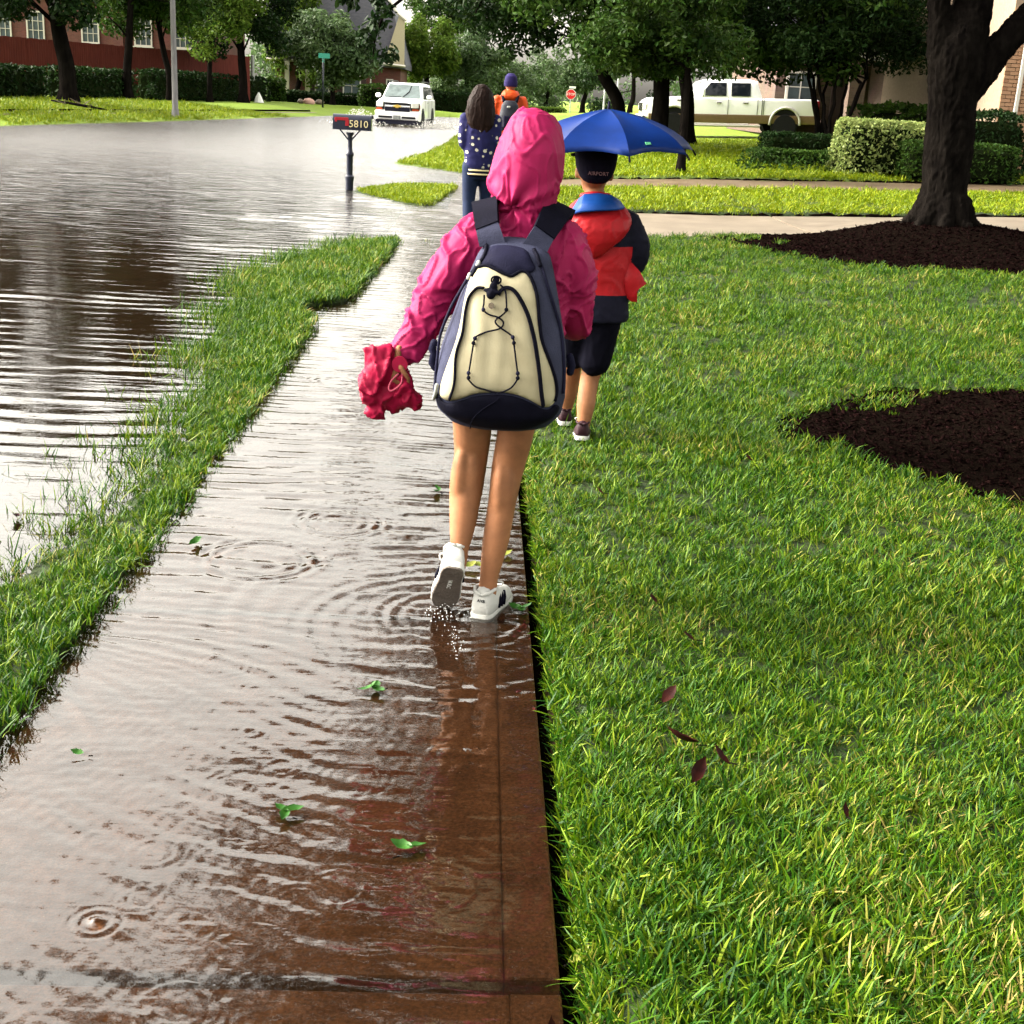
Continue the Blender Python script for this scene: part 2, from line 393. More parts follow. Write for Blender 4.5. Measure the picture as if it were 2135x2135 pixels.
# ------------------------------------------------------------------ flood water
RINGS = []   # x, y, radius, width, wavelength, amplitude
for (x, y, r, wd, la, am) in [(*(-0.4556,4.4282,0.0000)[:2], .13, .06, .045, .0011), (*(-0.6734,4.0077,0.0000)[:2], .17, .05, .05, .0014),
        (*(-0.6287,3.1798,0.0000)[:2], .065, .022, .022, .0007), (*(-0.5298,3.0424,0.0000)[:2], .04, .02, .02, .0006), (*(-0.7448,3.0071,0.0000)[:2], .038, .015, .016, .0006),
        (*(-0.6957,2.7809,0.0000)[:2], .032, .012, .014, .0005), (*(-0.6521,2.0455,0.0000)[:2], .036, .016, .02, .0016), (*(-0.5887,2.1236,0.0000)[:2], .036, .012, .014, .0009),
        (*(-0.5119,1.8593,0.0000)[:2], .024, .010, .013, .0006), (*(-0.4923,2.5590,0.0000)[:2], .05, .016, .018, .0006), (*(-0.4597,2.2955,0.0000)[:2], .024, .010, .012, .0005),
        (*(-0.4730,2.0554,0.0000)[:2], .012, .008, .010, .0006), (*(-0.3726,2.5915,0.0000)[:2], .03, .012, .014, .0005), (*(-0.3176,3.1429,0.0000)[:2], .09, .06, .016, .0005),
        (*(-0.0136,3.5808,0.0000)[:2], .20, .06, .05, .0005), (*(-0.0354,3.4975,0.0000)[:2], .42, .09, .07, .0006), (*(0.0905,3.5717,0.0000)[:2], .10, .03, .028, .0006),
        (*(-0.0136,3.5808,0.0000)[:2], .66, .12, .09, .0006), (*(-1.4757,4.3410,0.0000)[:2], .05, .02, .03, .0008), (*(-0.7080,6.7791,0.0000)[:2], .12, .06, .05, .0009)]:
    RINGS.append((x, y, r, wd, la, am))
rr = random.Random(3)
for i in range(80):
    y = 1.6+rr.random()**1.5*9; RINGS.append((rr.uniform(-1.05, .15), y, rr.uniform(.012, .06)*(1+y*.08), .014, rr.uniform(.014, .024), rr.uniform(.0003, .0008)))
for i in range(26):
    RINGS.append((rr.uniform(-6, -1.6), rr.uniform(4, 13), rr.uniform(.04, .12), .03, .04, .0008))
_wv = [(rr.uniform(-.9, .9) if i % 3 else rr.uniform(-.25, .25), rr.uniform(.05, .2), rr.uniform(0, 6.28)) for i in range(16)]
def vnoise(x, y, seed):
    """smooth value noise on a lattice"""
    g = np.random.default_rng(seed).random((64, 64)); xi = np.floor(x).astype(int); yi = np.floor(y).astype(int)
    fx = x-xi; fy = y-yi; fx = fx*fx*(3-2*fx); fy = fy*fy*(3-2*fy)
    a = g[xi % 64, yi % 64]; b = g[(xi+1) % 64, yi % 64]; c = g[xi % 64, (yi+1) % 64]; d = g[(xi+1) % 64, (yi+1) % 64]
    return (a*(1-fx)+b*fx)*(1-fy)+(c*(1-fx)+d*fx)*fy
def hwalk(X, Y):
    h = np.zeros_like(X)
    wx = X+.05*(vnoise(X*3, Y*3, 1)-.5); wy = Y+.09*(vnoise(X*2.2, Y*2.2, 2)-.5)
    cx, cy = .02, 3.6; rad = np.hypot(X-cx, wy-cy)
    back = 1-sstep(2.9, 3.7, Y)
    ph = wy*(1-back)+(-rad+3.6)*back          # ahead of the girl: wind ripples across the walk; behind her: rings from her steps
    for i, (a, l, p) in enumerate(_wv):
        L = .035+l*.45
        amp = .00020*(.25+1.3*vnoise(X*2+i*3.1, Y*1.6+i*1.7, 5+i))*(L/.08)
        h += amp*np.sin(2*math.pi*(ph*math.cos(a*.5)+wx*math.sin(a*.5))/L+p)
    edge = .6+.4*(1-sstep(-.25, .1, X))
    h *= edge*(1.25+.55*sstep(3.5, 6, Y)-.35*np.exp(-((Y-3.6)/.5)**2))
    for i, (a, l, p) in enumerate(_wv):       # short wavelets that cross in all directions
        L = .022+l*.16; th = a*1.7+i*.4; gate = sstep(.45, .8, vnoise(X*3.2+i*2.3, Y*3.0+i*4.1, 90+i))
        h += .000095*gate*(L/.03)*np.sin(2*math.pi*(wy*math.cos(th)+wx*math.sin(th))/L+p)
    h += .0006*(vnoise(X*22, Y*30, 77)-.5)+.0004*(vnoise(X*48, Y*60, 78)-.5)
    for x, y, r, wd, la, am in RINGS:
        if x < -1.2: continue
        q = np.hypot(X-x, Y-y); h += am*1.5*np.exp(-((q-r)/wd)**2)*np.cos(2*math.pi*(q-r)/la)
    x, y = (-0.6521,2.0455,0.0000)[:2]; h += .011*np.exp(-(np.hypot(X-x, Y-y)/.008)**2)
    return h
def hstreet(X, Y):
    h = np.zeros_like(X)
    wy = Y+.5*(vnoise(X*.5, Y*.45, 11)-.5)+.16*(vnoise(X*1.6, Y*1.8, 12)-.5)
    near = 1-.68*(1-sstep(5, 13, Y))
    for i, (a, l, p) in enumerate(_wv[:12]):
        L = .10+.95*l; dirx = a*.3
        gate = sstep(.35, .8, vnoise(X*.45+i*5, Y*.9+i*2, 30+i))
        amp = .0019*(.08+1.1*gate)*(L/.3)
        s = np.sin(2*math.pi*(wy*math.cos(dirx)+X*math.sin(dirx))/L+p)
        h += amp*near*np.where(Y < 26, 1+.5*sstep(10, 18, Y), .9)*s
    h += .0022*(vnoise(X*4, Y*14, 41)-.5)*near+.0010*(vnoise(X*11, Y*30, 42)-.5)
    for x, y, r, wd, la, am in RINGS:
        if x > -1.2: continue
        q = np.hypot(X-x, Y-y); h += am*np.exp(-((q-r)/wd)**2)*np.cos(2*math.pi*(q-r)/la)
    return h*(.75+.25*sstep(2, 8, Y))
def geo(a, b, k):
    out = [a]
    while out[-1] < b: out.append(out[-1]*(1+k))
    out[-1] = b; return np.array(out)
parts = []
yw = geo(1.3, 14.0, .0033); parts.append(grid(axis((-1.12, .207, .008)), yw, hwalk))
yb = geo(1.2, 98, .0055)
parts.append(grid(np.concatenate([axis((-18, -8, .5), (-8, -3, .16), (-3, -1.12, .06))]), yb, hstreet))
parts.append(grid(axis((-1.12, .235, .05), (.235, 7, .4)), geo(14.0, 98, .0055), hstreet))
Vs, Fs, o = [], [], 0
for v, f in parts: Vs.append(v); Fs.append(f+o); o += len(v)
def water_material():
    m = bpy.data.materials.new('flood_water'); m.use_nodes = True; t = m.node_tree; t.nodes.clear()
    out = t.nodes.new('ShaderNodeOutputMaterial'); g = t.nodes.new('ShaderNodeNewGeometry')
    mp = t.nodes.new('ShaderNodeMapping'); mp.inputs['Scale'].default_value = (1.1, 5.0, 1); t.links.new(g.outputs['Position'], mp.inputs['Vector'])
    n1 = t.nodes.new('ShaderNodeTexNoise'); n1.inputs['Scale'].default_value = 1.5; n1.inputs['Detail'].default_value = 4; t.links.new(mp.outputs[0], n1.inputs['Vector'])
    sx = t.nodes.new('ShaderNodeSeparateXYZ'); t.links.new(g.outputs['Position'], sx.inputs[0])
    far = t.nodes.new('ShaderNodeMapRange'); far.inputs['From Min'].default_value = 10; far.inputs['From Max'].default_value = 30
    far.inputs['To Min'].default_value = .05; far.inputs['To Max'].default_value = .8; t.links.new(sx.outputs['Y'], far.inputs['Value'])
    b1 = t.nodes.new('ShaderNodeBump'); b1.inputs['Distance'].default_value = .12; t.links.new(far.outputs[0], b1.inputs['Strength']); t.links.new(n1.outputs['Fac'], b1.inputs['Height'])
    n2 = t.nodes.new('ShaderNodeTexNoise'); n2.inputs['Scale'].default_value = 42; n2.inputs['Detail'].default_value = 3; t.links.new(g.outputs['Position'], n2.inputs['Vector'])
    b2 = t.nodes.new('ShaderNodeBump'); b2.inputs['Distance'].default_value = .002; b2.inputs['Strength'].default_value = .16
    t.links.new(n2.outputs['Fac'], b2.inputs['Height']); t.links.new(b1.outputs[0], b2.inputs['Normal'])
    fr = t.nodes.new('ShaderNodeFresnel'); fr.inputs['IOR'].default_value = 1.72; t.links.new(b2.outputs[0], fr.inputs['Normal'])
    gl = t.nodes.new('ShaderNodeBsdfGlossy'); rg = t.nodes.new('ShaderNodeMapRange'); rg.inputs['From Min'].default_value = 9; rg.inputs['From Max'].default_value = 30; rg.inputs['To Min'].default_value = .03; rg.inputs['To Max'].default_value = .255
    t.links.new(sx.outputs['Y'], rg.inputs['Value']); t.links.new(rg.outputs[0], gl.inputs['Roughness']); t.links.new(b2.outputs[0], gl.inputs['Normal'])
    tr = t.nodes.new('ShaderNodeBsdfTransparent'); tr.inputs['Color'].default_value = (.86, .76, .66, 1)
    df = t.nodes.new('ShaderNodeBsdfDiffuse'); df.inputs['Color'].default_value = (.10, .052, .026, 1)
    a = t.nodes.new('ShaderNodeMixShader'); a.inputs[0].default_value = .03; t.links.new(tr.outputs[0], a.inputs[1]); t.links.new(df.outputs[0], a.inputs[2])
    ms = t.nodes.new('ShaderNodeMixShader'); t.links.new(fr.outputs[0], ms.inputs[0]); t.links.new(a.outputs[0], ms.inputs[1]); t.links.new(gl.outputs[0], ms.inputs[2])
    t.links.new(ms.outputs[0], out.inputs[0]); return m
M['water'] = water_material()
tag(mk('water', np.concatenate(Vs), np.concatenate(Fs), M['water'], smooth=True), 'rippled brown flood water over street and sidewalk', 'water', kind='structure')

# ------------------------------------------------------------------ grass
def blade_material(far=False):
    m = bpy.data.materials.new('sunny_lawn_blade' if far else 'grass_blade'); m.use_nodes = True; t = m.node_tree; b = t.nodes['Principled BSDF']; out = t.nodes['Material Output']
    g = t.nodes.new('ShaderNodeNewGeometry'); oi = t.nodes.new('ShaderNodeObjectInfo')
    def noise(sc):
        n = t.nodes.new('ShaderNodeTexNoise'); n.inputs['Scale'].default_value = sc; n.inputs['Detail'].default_value = 3
        t.links.new(g.outputs['Position'], n.inputs['Vector']); return n.outputs['Fac']
    def mth(op, a, c):
        x = t.nodes.new('ShaderNodeMath'); x.operation = op
        for i, v in enumerate((a, c)):
            if isinstance(v, (int, float)): x.inputs[i].default_value = v
            else: t.links.new(v, x.inputs[i])
        return x.outputs[0]
    r = mth('FRACT', mth('ADD', g.outputs['Random Per Island'], oi.outputs['Random']), 0)
    cr = t.nodes.new('ShaderNodeValToRGB'); e = cr.color_ramp.elements
    e[0].position = 0; e[0].color = (.005, .030, .001, 1); e[1].position = 1; e[1].color = (.26, .20, .06, 1)
    for p, c in ((.30, (.015, .057, .001)), (.55, (.040, .095, .0015)), (.76, (.085, .138, .003)), (.90, (.13, .175, .010)), (.97, (.20, .17, .04))):
        q = e.new(p); q.color = (*c, 1)
    if far:  # far lawns: yellower grass, with sunlight put into the colour
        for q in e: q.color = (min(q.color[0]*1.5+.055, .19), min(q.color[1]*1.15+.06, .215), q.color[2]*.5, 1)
    pat = t.nodes.new('ShaderNodeMapRange'); pat.inputs['From Min'].default_value = .38; pat.inputs['From Max'].default_value = .72
    pat.inputs['To Min'].default_value = -.10; pat.inputs['To Max'].default_value = .14; t.links.new(noise(1.6), pat.inputs['Value'])
    t.links.new(mth('ADD', mth('MULTIPLY', r, .96), pat.outputs[0]), cr.inputs['Fac'])
    t.links.new(cr.outputs[0], b.inputs['Base Color']); b.inputs['Roughness'].default_value = .5; b.inputs['Specular IOR Level'].default_value = .12
    tl = t.nodes.new('ShaderNodeBsdfTranslucent'); t.links.new(cr.outputs[0], tl.inputs['Color'])
    ms = t.nodes.new('ShaderNodeMixShader'); ms.inputs[0].default_value = .24; t.links.new(b.outputs[0], ms.inputs[1]); t.links.new(tl.outputs[0], ms.inputs[2])
    t.links.new(ms.outputs[0], out.inputs[0]); return m
M['blade'] = blade_material(); M['blade_far'] = blade_material(True)
def tuft(seed, nb, rad, h0, h1, wd, lean=.6, mat='blade'):
    r = random.Random(seed); V, F = [], []
    for i in range(nb):
        a = r.random()*6.283; d = rad*math.sqrt(r.random()); bx, by = d*math.cos(a), d*math.sin(a)
        h = r.uniform(h0, h1)*(1.0 if r.random() < .85 else 1.35); az = r.random()*6.283; le = r.uniform(.05, lean); cv = r.uniform(.1, .7)
        w_ = wd*r.uniform(.6, 1.25); ux, uy = math.cos(az), math.sin(az); px, py = -uy, ux; tw = r.uniform(-.6, .6)
        px, py = px*math.cos(tw)-py*math.sin(tw), px*math.sin(tw)+py*math.cos(tw)
        n = len(V)
        for s_, ww in ((0, .75), (.4, 1), (.78, .7)):
            off = h*(le*s_+cv*s_*s_); z = h*s_*(1-.28*cv*s_)
            for sg in (-1, 1): V.append((bx+ux*off+px*w_*.5*ww*sg, by+uy*off+py*w_*.5*ww*sg, z-.004))
        off = h*(le+cv); V.append((bx+ux*off, by+uy*off, h*(1-.28*cv)-.004))
        F += [(n, n+1, n+3, n+2), (n+2, n+3, n+5, n+4), (n+4, n+5, n+6)]
    me = bpy.data.meshes.new('tuft'); me.from_pydata(V, [], F); me.update(); me.materials.append(M[mat]); me.shade_smooth()
    return bpy.data.objects.new('tuft', me)
def tuft_set(name, *a):
    c = bpy.data.collections.new(name)
    for s_ in range(6): c.objects.link(tuft(s_*7+1, *a))
    return c
def scatter(name, P, scl, coll, label, tilt=.25):
    n = len(P); me = bpy.data.meshes.new(name); me.vertices.add(n); me.vertices.foreach_set('co', np.asarray(P, np.float32).ravel())
    a = me.attributes.new('rot', 'FLOAT_VECTOR', 'POINT')
    rot = np.stack([rng.normal(0, tilt, n), rng.normal(0, tilt, n), rng.random(n)*6.283], 1); a.data.foreach_set('vector', rot.astype(np.float32).ravel())
    a = me.attributes.new('scl', 'FLOAT', 'POINT'); a.data.foreach_set('value', np.asarray(scl, np.float32))
    o = bpy.data.objects.new(name, me); COL.objects.link(o); tag(o, label, 'grass', kind='stuff')
    ng = bpy.data.node_groups.new(name, 'GeometryNodeTree')
    ng.interface.new_socket('Geometry', in_out='INPUT', socket_type='NodeSocketGeometry'); ng.interface.new_socket('Geometry', in_out='OUTPUT', socket_type='NodeSocketGeometry')
    N = ng.nodes; gi = N.new('NodeGroupInput'); go = N.new('NodeGroupOutput'); ip = N.new('GeometryNodeInstanceOnPoints'); ci = N.new('GeometryNodeCollectionInfo')
    ci.inputs['Collection'].default_value = coll; ci.inputs['Separate Children'].default_value = True; ci.inputs['Reset Children'].default_value = True
    ip.inputs['Pick Instance'].default_value = True
    na = N.new('GeometryNodeInputNamedAttribute'); na.data_type = 'FLOAT_VECTOR'; na.inputs['Name'].default_value = 'rot'
    nb = N.new('GeometryNodeInputNamedAttribute'); nb.data_type = 'FLOAT'; nb.inputs['Name'].default_value = 'scl'
    L = ng.links.new; L(gi.outputs[0], ip.inputs['Points']); L(ci.outputs[0], ip.inputs['Instance'])
    L(na.outputs['Attribute'], ip.inputs['Rotation']); L(nb.outputs['Attribute'], ip.inputs['Scale']); L(ip.outputs[0], go.inputs[0])
    o.modifiers.new('grass', 'NODES').node_group = ng
    return o
fine = tuft_set('tufts_fine', 20, .035, .022, .05, .0042)
tall = tuft_set('tufts_wet', 8, .04, .05, .10, .0042, .35)
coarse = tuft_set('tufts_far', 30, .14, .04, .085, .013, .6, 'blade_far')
def in_view(X, Y, m=.12):
    """roughly what the photo can see of the ground, with a generous margin for other viewpoints"""
    return (X > -.52*Y-1.2) & (X < .56*Y+1.0)
def mulch_mask(X, Y, soft=0):
    ang = .12*np.sin(X*5+Y*3)+.08*np.sin(X*11-Y*7)+.10*(vnoise(X*2.6+40, Y*2.6+40, 88)-.5)-soft*rng.random(np.shape(X)) if soft else .12*np.sin(X*5+Y*3)+.08*np.sin(X*11-Y*7)+.10*(vnoise(X*2.6+40, Y*2.6+40, 88)-.5)
    a = ((X-5.7)/2.9)**2+((Y-14.55)/2.45)**2 < 1+ang
    b = ((X-3.42)/1.95)**2+((Y-5.75)/1.3)**2 < 1+ang
    return (a & (drive_cut(X, Y) < .05)) | b
def lawn_points(n, x0, x1, y0, y1, pw, cond):
    u = rng.random(n); Y = (y0**(1-pw)+(y1**(1-pw)-y0**(1-pw))*u)**(1/(1-pw)) if pw != 1 else y0*(y1/y0)**u
    X = x0+(x1-x0)*rng.random(n); k = in_view(X, Y) & cond(X, Y); return X[k], Y[k]
# near lawn
X, Y = [], []
for (y0, y1, dens, x1) in ((1.2, 2.6, 1650, 2.6), (2.6, 4, 1200, 3.4), (4, 6.5, 640, 5), (6.5, 10, 370, 7), (10, 16.4, 210, 12)):
    n = int(dens*(y1-y0)*(x1-.25)); a = .25+(x1-.25)*rng.random(n); b = y0+(y1-y0)*rng.random(n)
    k = in_view(a, b) & ~mulch_mask(a, b, .25) & (drive_cut(a, b) < .05); X.append(a[k]); Y.append(b[k])
X = np.concatenate(X); Y = np.concatenate(Y)
s = (.66+.42*rng.random(len(X)))*(1+.035*np.clip(Y-4, 0, 12))*(.75+.5*vnoise(X*1.5+9, Y*1.5, 61))
scatter('lawn_grass', np.stack([X, Y, zg(X, Y)], 1), s, fine, 'short green lawn with dry straw blades on the right')
# grass overhanging the slab edge
n = 900; Y = 1.3+rng.random(n)**1.4*12.6; X = .262+.02*rng.random(n)
k = Y < 14.0
scatter('edge_grass', np.stack([X, Y, zg(X, Y)*0+.012], 1)[k], (.75+.4*rng.random(n))[k], fine, 'grass fringe hanging over the sidewalk edge beside the lawn', tilt=.45)
# verge strip between sidewalk and street
n = 18000; Y = 1.6+rng.random(n)**1.25*12.4; X = -2.6+1.82*rng.random(n); e = xe(Y)
d = X-e; k = (d > -.05+.05*rng.normal(0, 1, n)) & (X < xl(Y)+.015)
s = (.7+.45*rng.random(n))*(1+.05*np.clip(Y-3, 0, 12)**.9)*(.7+.3*sstep(0, .25, X-xe(Y)))
z = np.maximum(zg(X, Y), -.02)
scatter('verge_grass', np.stack([X, Y, z], 1)[k], s[k], fine, 'strip of grass between flooded street and sidewalk')
n = 2600; Y = 2.2+rng.random(n)**1.1*11.8; e = xe(Y); X = e-.02-np.abs(rng.normal(0, .22, n)); k = rng.random(n) < (.45+.55*sstep(4, 7, Y))*np.exp(-(e-X)*3.6)*(.35+1.2*(vnoise(X*2.2, Y*1.5, 71) > .5))
scatter('drowned_grass', np.stack([X, Y, np.full(n, -.035)], 1)[k], (.8+.5*rng.random(n))[k], tall, 'loose grass blades standing in the street water')
# islands, strips and lawns further off
def far_lawn(name, n, x0, x1, y0, y1, label, cond, sc=1.0, coll=None):
    a = x0+(x1-x0)*rng.random(n); b = y0+(y1-y0)*rng.random(n)
    k = cond(a, b); a, b = a[k], b[k]
    scatter(name, np.stack([a, b, zg(a, b)], 1), sc*(.75+.5*rng.random(len(a))), coll or coarse, label)
dry = lambda a, b: (zg(a, b) > .004)
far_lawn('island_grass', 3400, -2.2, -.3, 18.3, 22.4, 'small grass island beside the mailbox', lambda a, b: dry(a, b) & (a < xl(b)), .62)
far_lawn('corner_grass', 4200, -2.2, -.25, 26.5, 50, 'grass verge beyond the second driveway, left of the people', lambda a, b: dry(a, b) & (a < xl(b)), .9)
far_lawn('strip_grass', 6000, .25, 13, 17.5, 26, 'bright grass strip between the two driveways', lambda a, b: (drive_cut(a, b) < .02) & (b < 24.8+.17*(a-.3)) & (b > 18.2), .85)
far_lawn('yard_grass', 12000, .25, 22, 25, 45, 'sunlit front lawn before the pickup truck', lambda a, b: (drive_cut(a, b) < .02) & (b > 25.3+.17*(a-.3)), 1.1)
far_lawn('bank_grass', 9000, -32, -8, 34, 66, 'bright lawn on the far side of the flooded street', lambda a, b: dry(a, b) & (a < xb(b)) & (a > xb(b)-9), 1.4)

# ------------------------------------------------------------------ mulch beds
M['mulch'] = pm('bark_mulch', (.0016, .0010, .0011), rough=.9, scale=45, col2=(.0075, .0034, .003), spec=.0, bump=.9, bscale=70, isl=.5)
def mulch(name, cx, cy, rx, ry, n, label, seed, chip):
    r = np.random.default_rng(seed); u = r.random(n)**.5; a = r.random(n)*6.283
    X = cx+rx*1.03*u*np.cos(a); Y = cy+ry*1.03*u*np.sin(a); k = mulch_mask(X, Y); X, Y = X[k], Y[k]; n = len(X)
    Z = zg(X, Y)+.004+.012*r.random(n)
    az = r.random(n)*6.283; L = chip*(.5+r.random(n)); W = L*(.18+.25*r.random(n)); ti = r.normal(0, .35, (n, 2))
    ux, uy = np.cos(az), np.sin(az); V = np.zeros((n, 8, 3)); T = .25*W
    for i, (p, q, t) in enumerate([(a_, b_, c_) for c_ in (-1, 1) for a_, b_ in ((-1, -1), (1, -1), (1, 1), (-1, 1))]):
        V[:, i, 0] = X+ux*p*L/2-uy*q*W/2; V[:, i, 1] = Y+uy*p*L/2+ux*q*W/2; V[:, i, 2] = Z+p*L/2*ti[:, 0]+q*W/2*ti[:, 1]+t*T/2
    f = np.array([(3, 2, 1, 0), (4, 5, 6, 7), (0, 1, 5, 4), (1, 2, 6, 5), (2, 3, 7, 6), (3, 0, 4, 7)])
    F = (np.arange(n)[:, None, None]*8+f[None]).reshape(-1, 4)
    o = mk(name, V.reshape(-1, 3), F, M['mulch']); tag(o, label, 'mulch', kind='stuff')
    # the bed under the chips
    gx = np.arange(cx-rx*1.15, cx+rx*1.15, .05); gy = np.arange(cy-ry*1.15, cy+ry*1.15, .05)
    V, F = grid(gx, gy, lambda A, B: zg(A, B)+.006); mid = V[F].mean(1); F = F[mulch_mask(mid[:, 0], mid[:, 1])]
    mk('mulch_bed', V, F, M['soil'], o, smooth=True, local=True)
mulch('bark_mulch', 5.7, 14.55, 3.1, 2.65, 13000, 'dark bark mulch ring round the big tree trunk', 1, .04)
mulch('bark_mulch', 3.42, 5.75, 2.1, 1.4, 13000, 'dark mulch patch at the right edge of the near lawn', 2, .026)

# ------------------------------------------------------------------ trees, hedges, plants
M['bark'] = pm('oak_bark', (0.00180, 0.00150, 0.00150), rough=.95, spec=.0, scale=10, col2=(0.00828, 0.00696, 0.00594), bump=1.0, bscale=22, stretch=(1, 1, .28), detail=8)
M['bark_pale'] = pm('smooth_pale_bark', (0.0500, 0.0350, 0.0250), rough=.7, scale=9, col2=(0.1350, 0.1050, 0.0800), bump=.3, stretch=(1, 1, .3))
M['leaf'] = pm('oak_leaf', (0.0106, 0.0278, 0.0048), rough=.5, spec=.05, scale=.9, col2=(0.0288, 0.0600, 0.0077), trans=.3, isl=.45)
M['leaf_dark'] = pm('dark_evergreen_leaf', (0.0046, 0.0137, 0.0039), rough=.5, spec=.05, scale=.8, col2=(0.0111, 0.0260, 0.0052), trans=.25, isl=.45)
M['leaf_light'] = pm('light_green_leaf', (0.0330, 0.0690, 0.0084), rough=.5, spec=.05, scale=.9, col2=(0.0780, 0.1260, 0.0168), trans=.4, isl=.4)
M['leaf_hazel'] = pm('grey_green_leaf', (0.0300, 0.0600, 0.0210), rough=.45, scale=.5, col2=(0.0600, 0.0960, 0.0330), trans=.3, isl=.35)
M['leaf_varie'] = pm('variegated_leaf', (0.0750, 0.1275, 0.0225), rough=.4, scale=6, col2=(0.2700, 0.3150, 0.1050), trans=.3, isl=.4)
def leaves(C, rad, n, size, seed, flat=.75, up=.55):
    """n leaves spread through the clumps (C centres, rad radii)"""
    r = np.random.default_rng(seed); C = np.asarray(C, float); rad = np.asarray(rad, float)
    p = rad**2.2; k = r.choice(len(C), n, p=p/p.sum())
    d = r.normal(0, 1, (n, 3)); d /= np.linalg.norm(d, axis=1)[:, None]
    q = r.random(n)**.42
    pos = C[k]+d*(rad[k]*q)[:, None]*np.array([1, 1, flat])
    nrm = d*.7+r.normal(0, .65, (n, 3))+np.array([0, 0, up]); nrm /= np.linalg.norm(nrm, axis=1)[:, None]
    t = np.cross(nrm, r.normal(0, 1, (n, 3))); t[:, 2] -= .25; t -= nrm*(t*nrm).sum(1)[:, None]; t /= np.linalg.norm(t, axis=1)[:, None]+1e-9
    b = np.cross(nrm, t); L = size*(.55+.8*r.random(n)); W = L*(.30+.18*r.random(n)); cu = L*r.uniform(-.12, .25, n)
    V = np.zeros((n, 6, 3))
    V[:, 0] = pos-t*L[:, None]*.5
    V[:, 1] = pos-t*L[:, None]*.12+b*W[:, None]*.5+nrm*(cu*.5)[:, None]
    V[:, 2] = pos+t*L[:, None]*.25+b*W[:, None]*.42+nrm*(cu*.4)[:, None]
    V[:, 3] = pos+t*L[:, None]*.5-nrm*cu[:, None]
    V[:, 4] = pos+t*L[:, None]*.25-b*W[:, None]*.42+nrm*(cu*.4)[:, None]
    V[:, 5] = pos-t*L[:, None]*.12-b*W[:, None]*.5+nrm*(cu*.5)[:, None]
    i = np.arange(n)[:, None]*6
    F = np.concatenate([i+np.array([[0, 1, 2, 3]]), i+np.array([[0, 3, 4, 5]])])
    return V.reshape(-1, 3), F
def clumps(c, r, n, cr, seed, lo=-1, shell=.35):
    g = np.random.default_rng(seed); out = []
    while len(out) < n:
        d = g.normal(0, 1, 3); d /= np.linalg.norm(d)
        if d[2] < lo: continue
        q = shell+(1-shell)*g.random()**.6
        out.append(np.array(c)+d*np.array(r)*q*g.uniform(.88, 1.1))
    return np.array(out), cr*(.6+.75*g.random(n))
def limb(mb, a, b, r0, r1, seed, sag=.12, n=7, k=7):
    g = random.Random(seed); A, B = Vector(a), Vector(b); L = (B-A).length
    off = Vector((g.uniform(-1, 1), g.uniform(-1, 1), g.uniform(.2, 1)))*L*sag
    P = [A.lerp(B, t)+off*math.sin(t*math.pi)+Vector((g.uniform(-1, 1), g.uniform(-1, 1), 0))*L*.018 for t in [i/n for i in range(n+1)]]
    mb.tube(P, [r0+(r1-r0)*(i/n)**.8 for i in range(n+1)], k)
    return P
def tree(name, base, path, radii, c, r, ncl, cr, nleaf, size, label, cat='tree', leaf='leaf', bark='bark', seed=1, group=None, lo=-.75, nlimb=12, extra=None, forks=None, sag=.12, shell=.35, zmin=None):
    """base on the ground; path: trunk points above it; c, r: crown centre and radii"""
    T = root(name, base, label, cat, group)
    mb = MB(); P = spline([base]+[tuple(p) for p in path], 5); m = len(P)
    rr_ = [float(np.interp(i/(m-1), np.linspace(0, 1, len(radii)), radii)) for i in range(m)]
    g = random.Random(seed)
    rr_[0] *= 1.5; rr_[1] *= 1.18
    mb.tube([P[0]-Vector((0, 0, .12))]+P, [rr_[0]*1.15]+rr_, 14)
    C, cr_ = clumps(c, r, ncl, cr, seed, lo, shell)
    if zmin: C[:, 2] = np.maximum(C[:, 2], zmin+cr_*.55)
    order = sorted(range(ncl), key=lambda i: g.random())[:nlimb]
    starts = [P[int(m*.72)], P[-1]]+[Vector(f) for f in (forks or [])]
    for i in order:
        s_ = min(starts, key=lambda q: (Vector(C[i])-q).length*g.uniform(.8, 1.3))
        limb(mb, s_, C[i], rr_[-1]*g.uniform(.35, .6), .012+.01*rr_[-1], seed*31+i, sag)
    mb.obj('trunk', M[bark], T, smooth=True)
    if extra is not None:
        C = np.concatenate([C, np.array([e[:3] for e in extra])]); cr_ = np.concatenate([cr_, np.array([e[3] for e in extra])])
    V, F = leaves(C, cr_, nleaf, size, seed)
    mk('crown', V, F, M[leaf], T)
    return T
Zt = lambda x, y: float(zg(x, y))
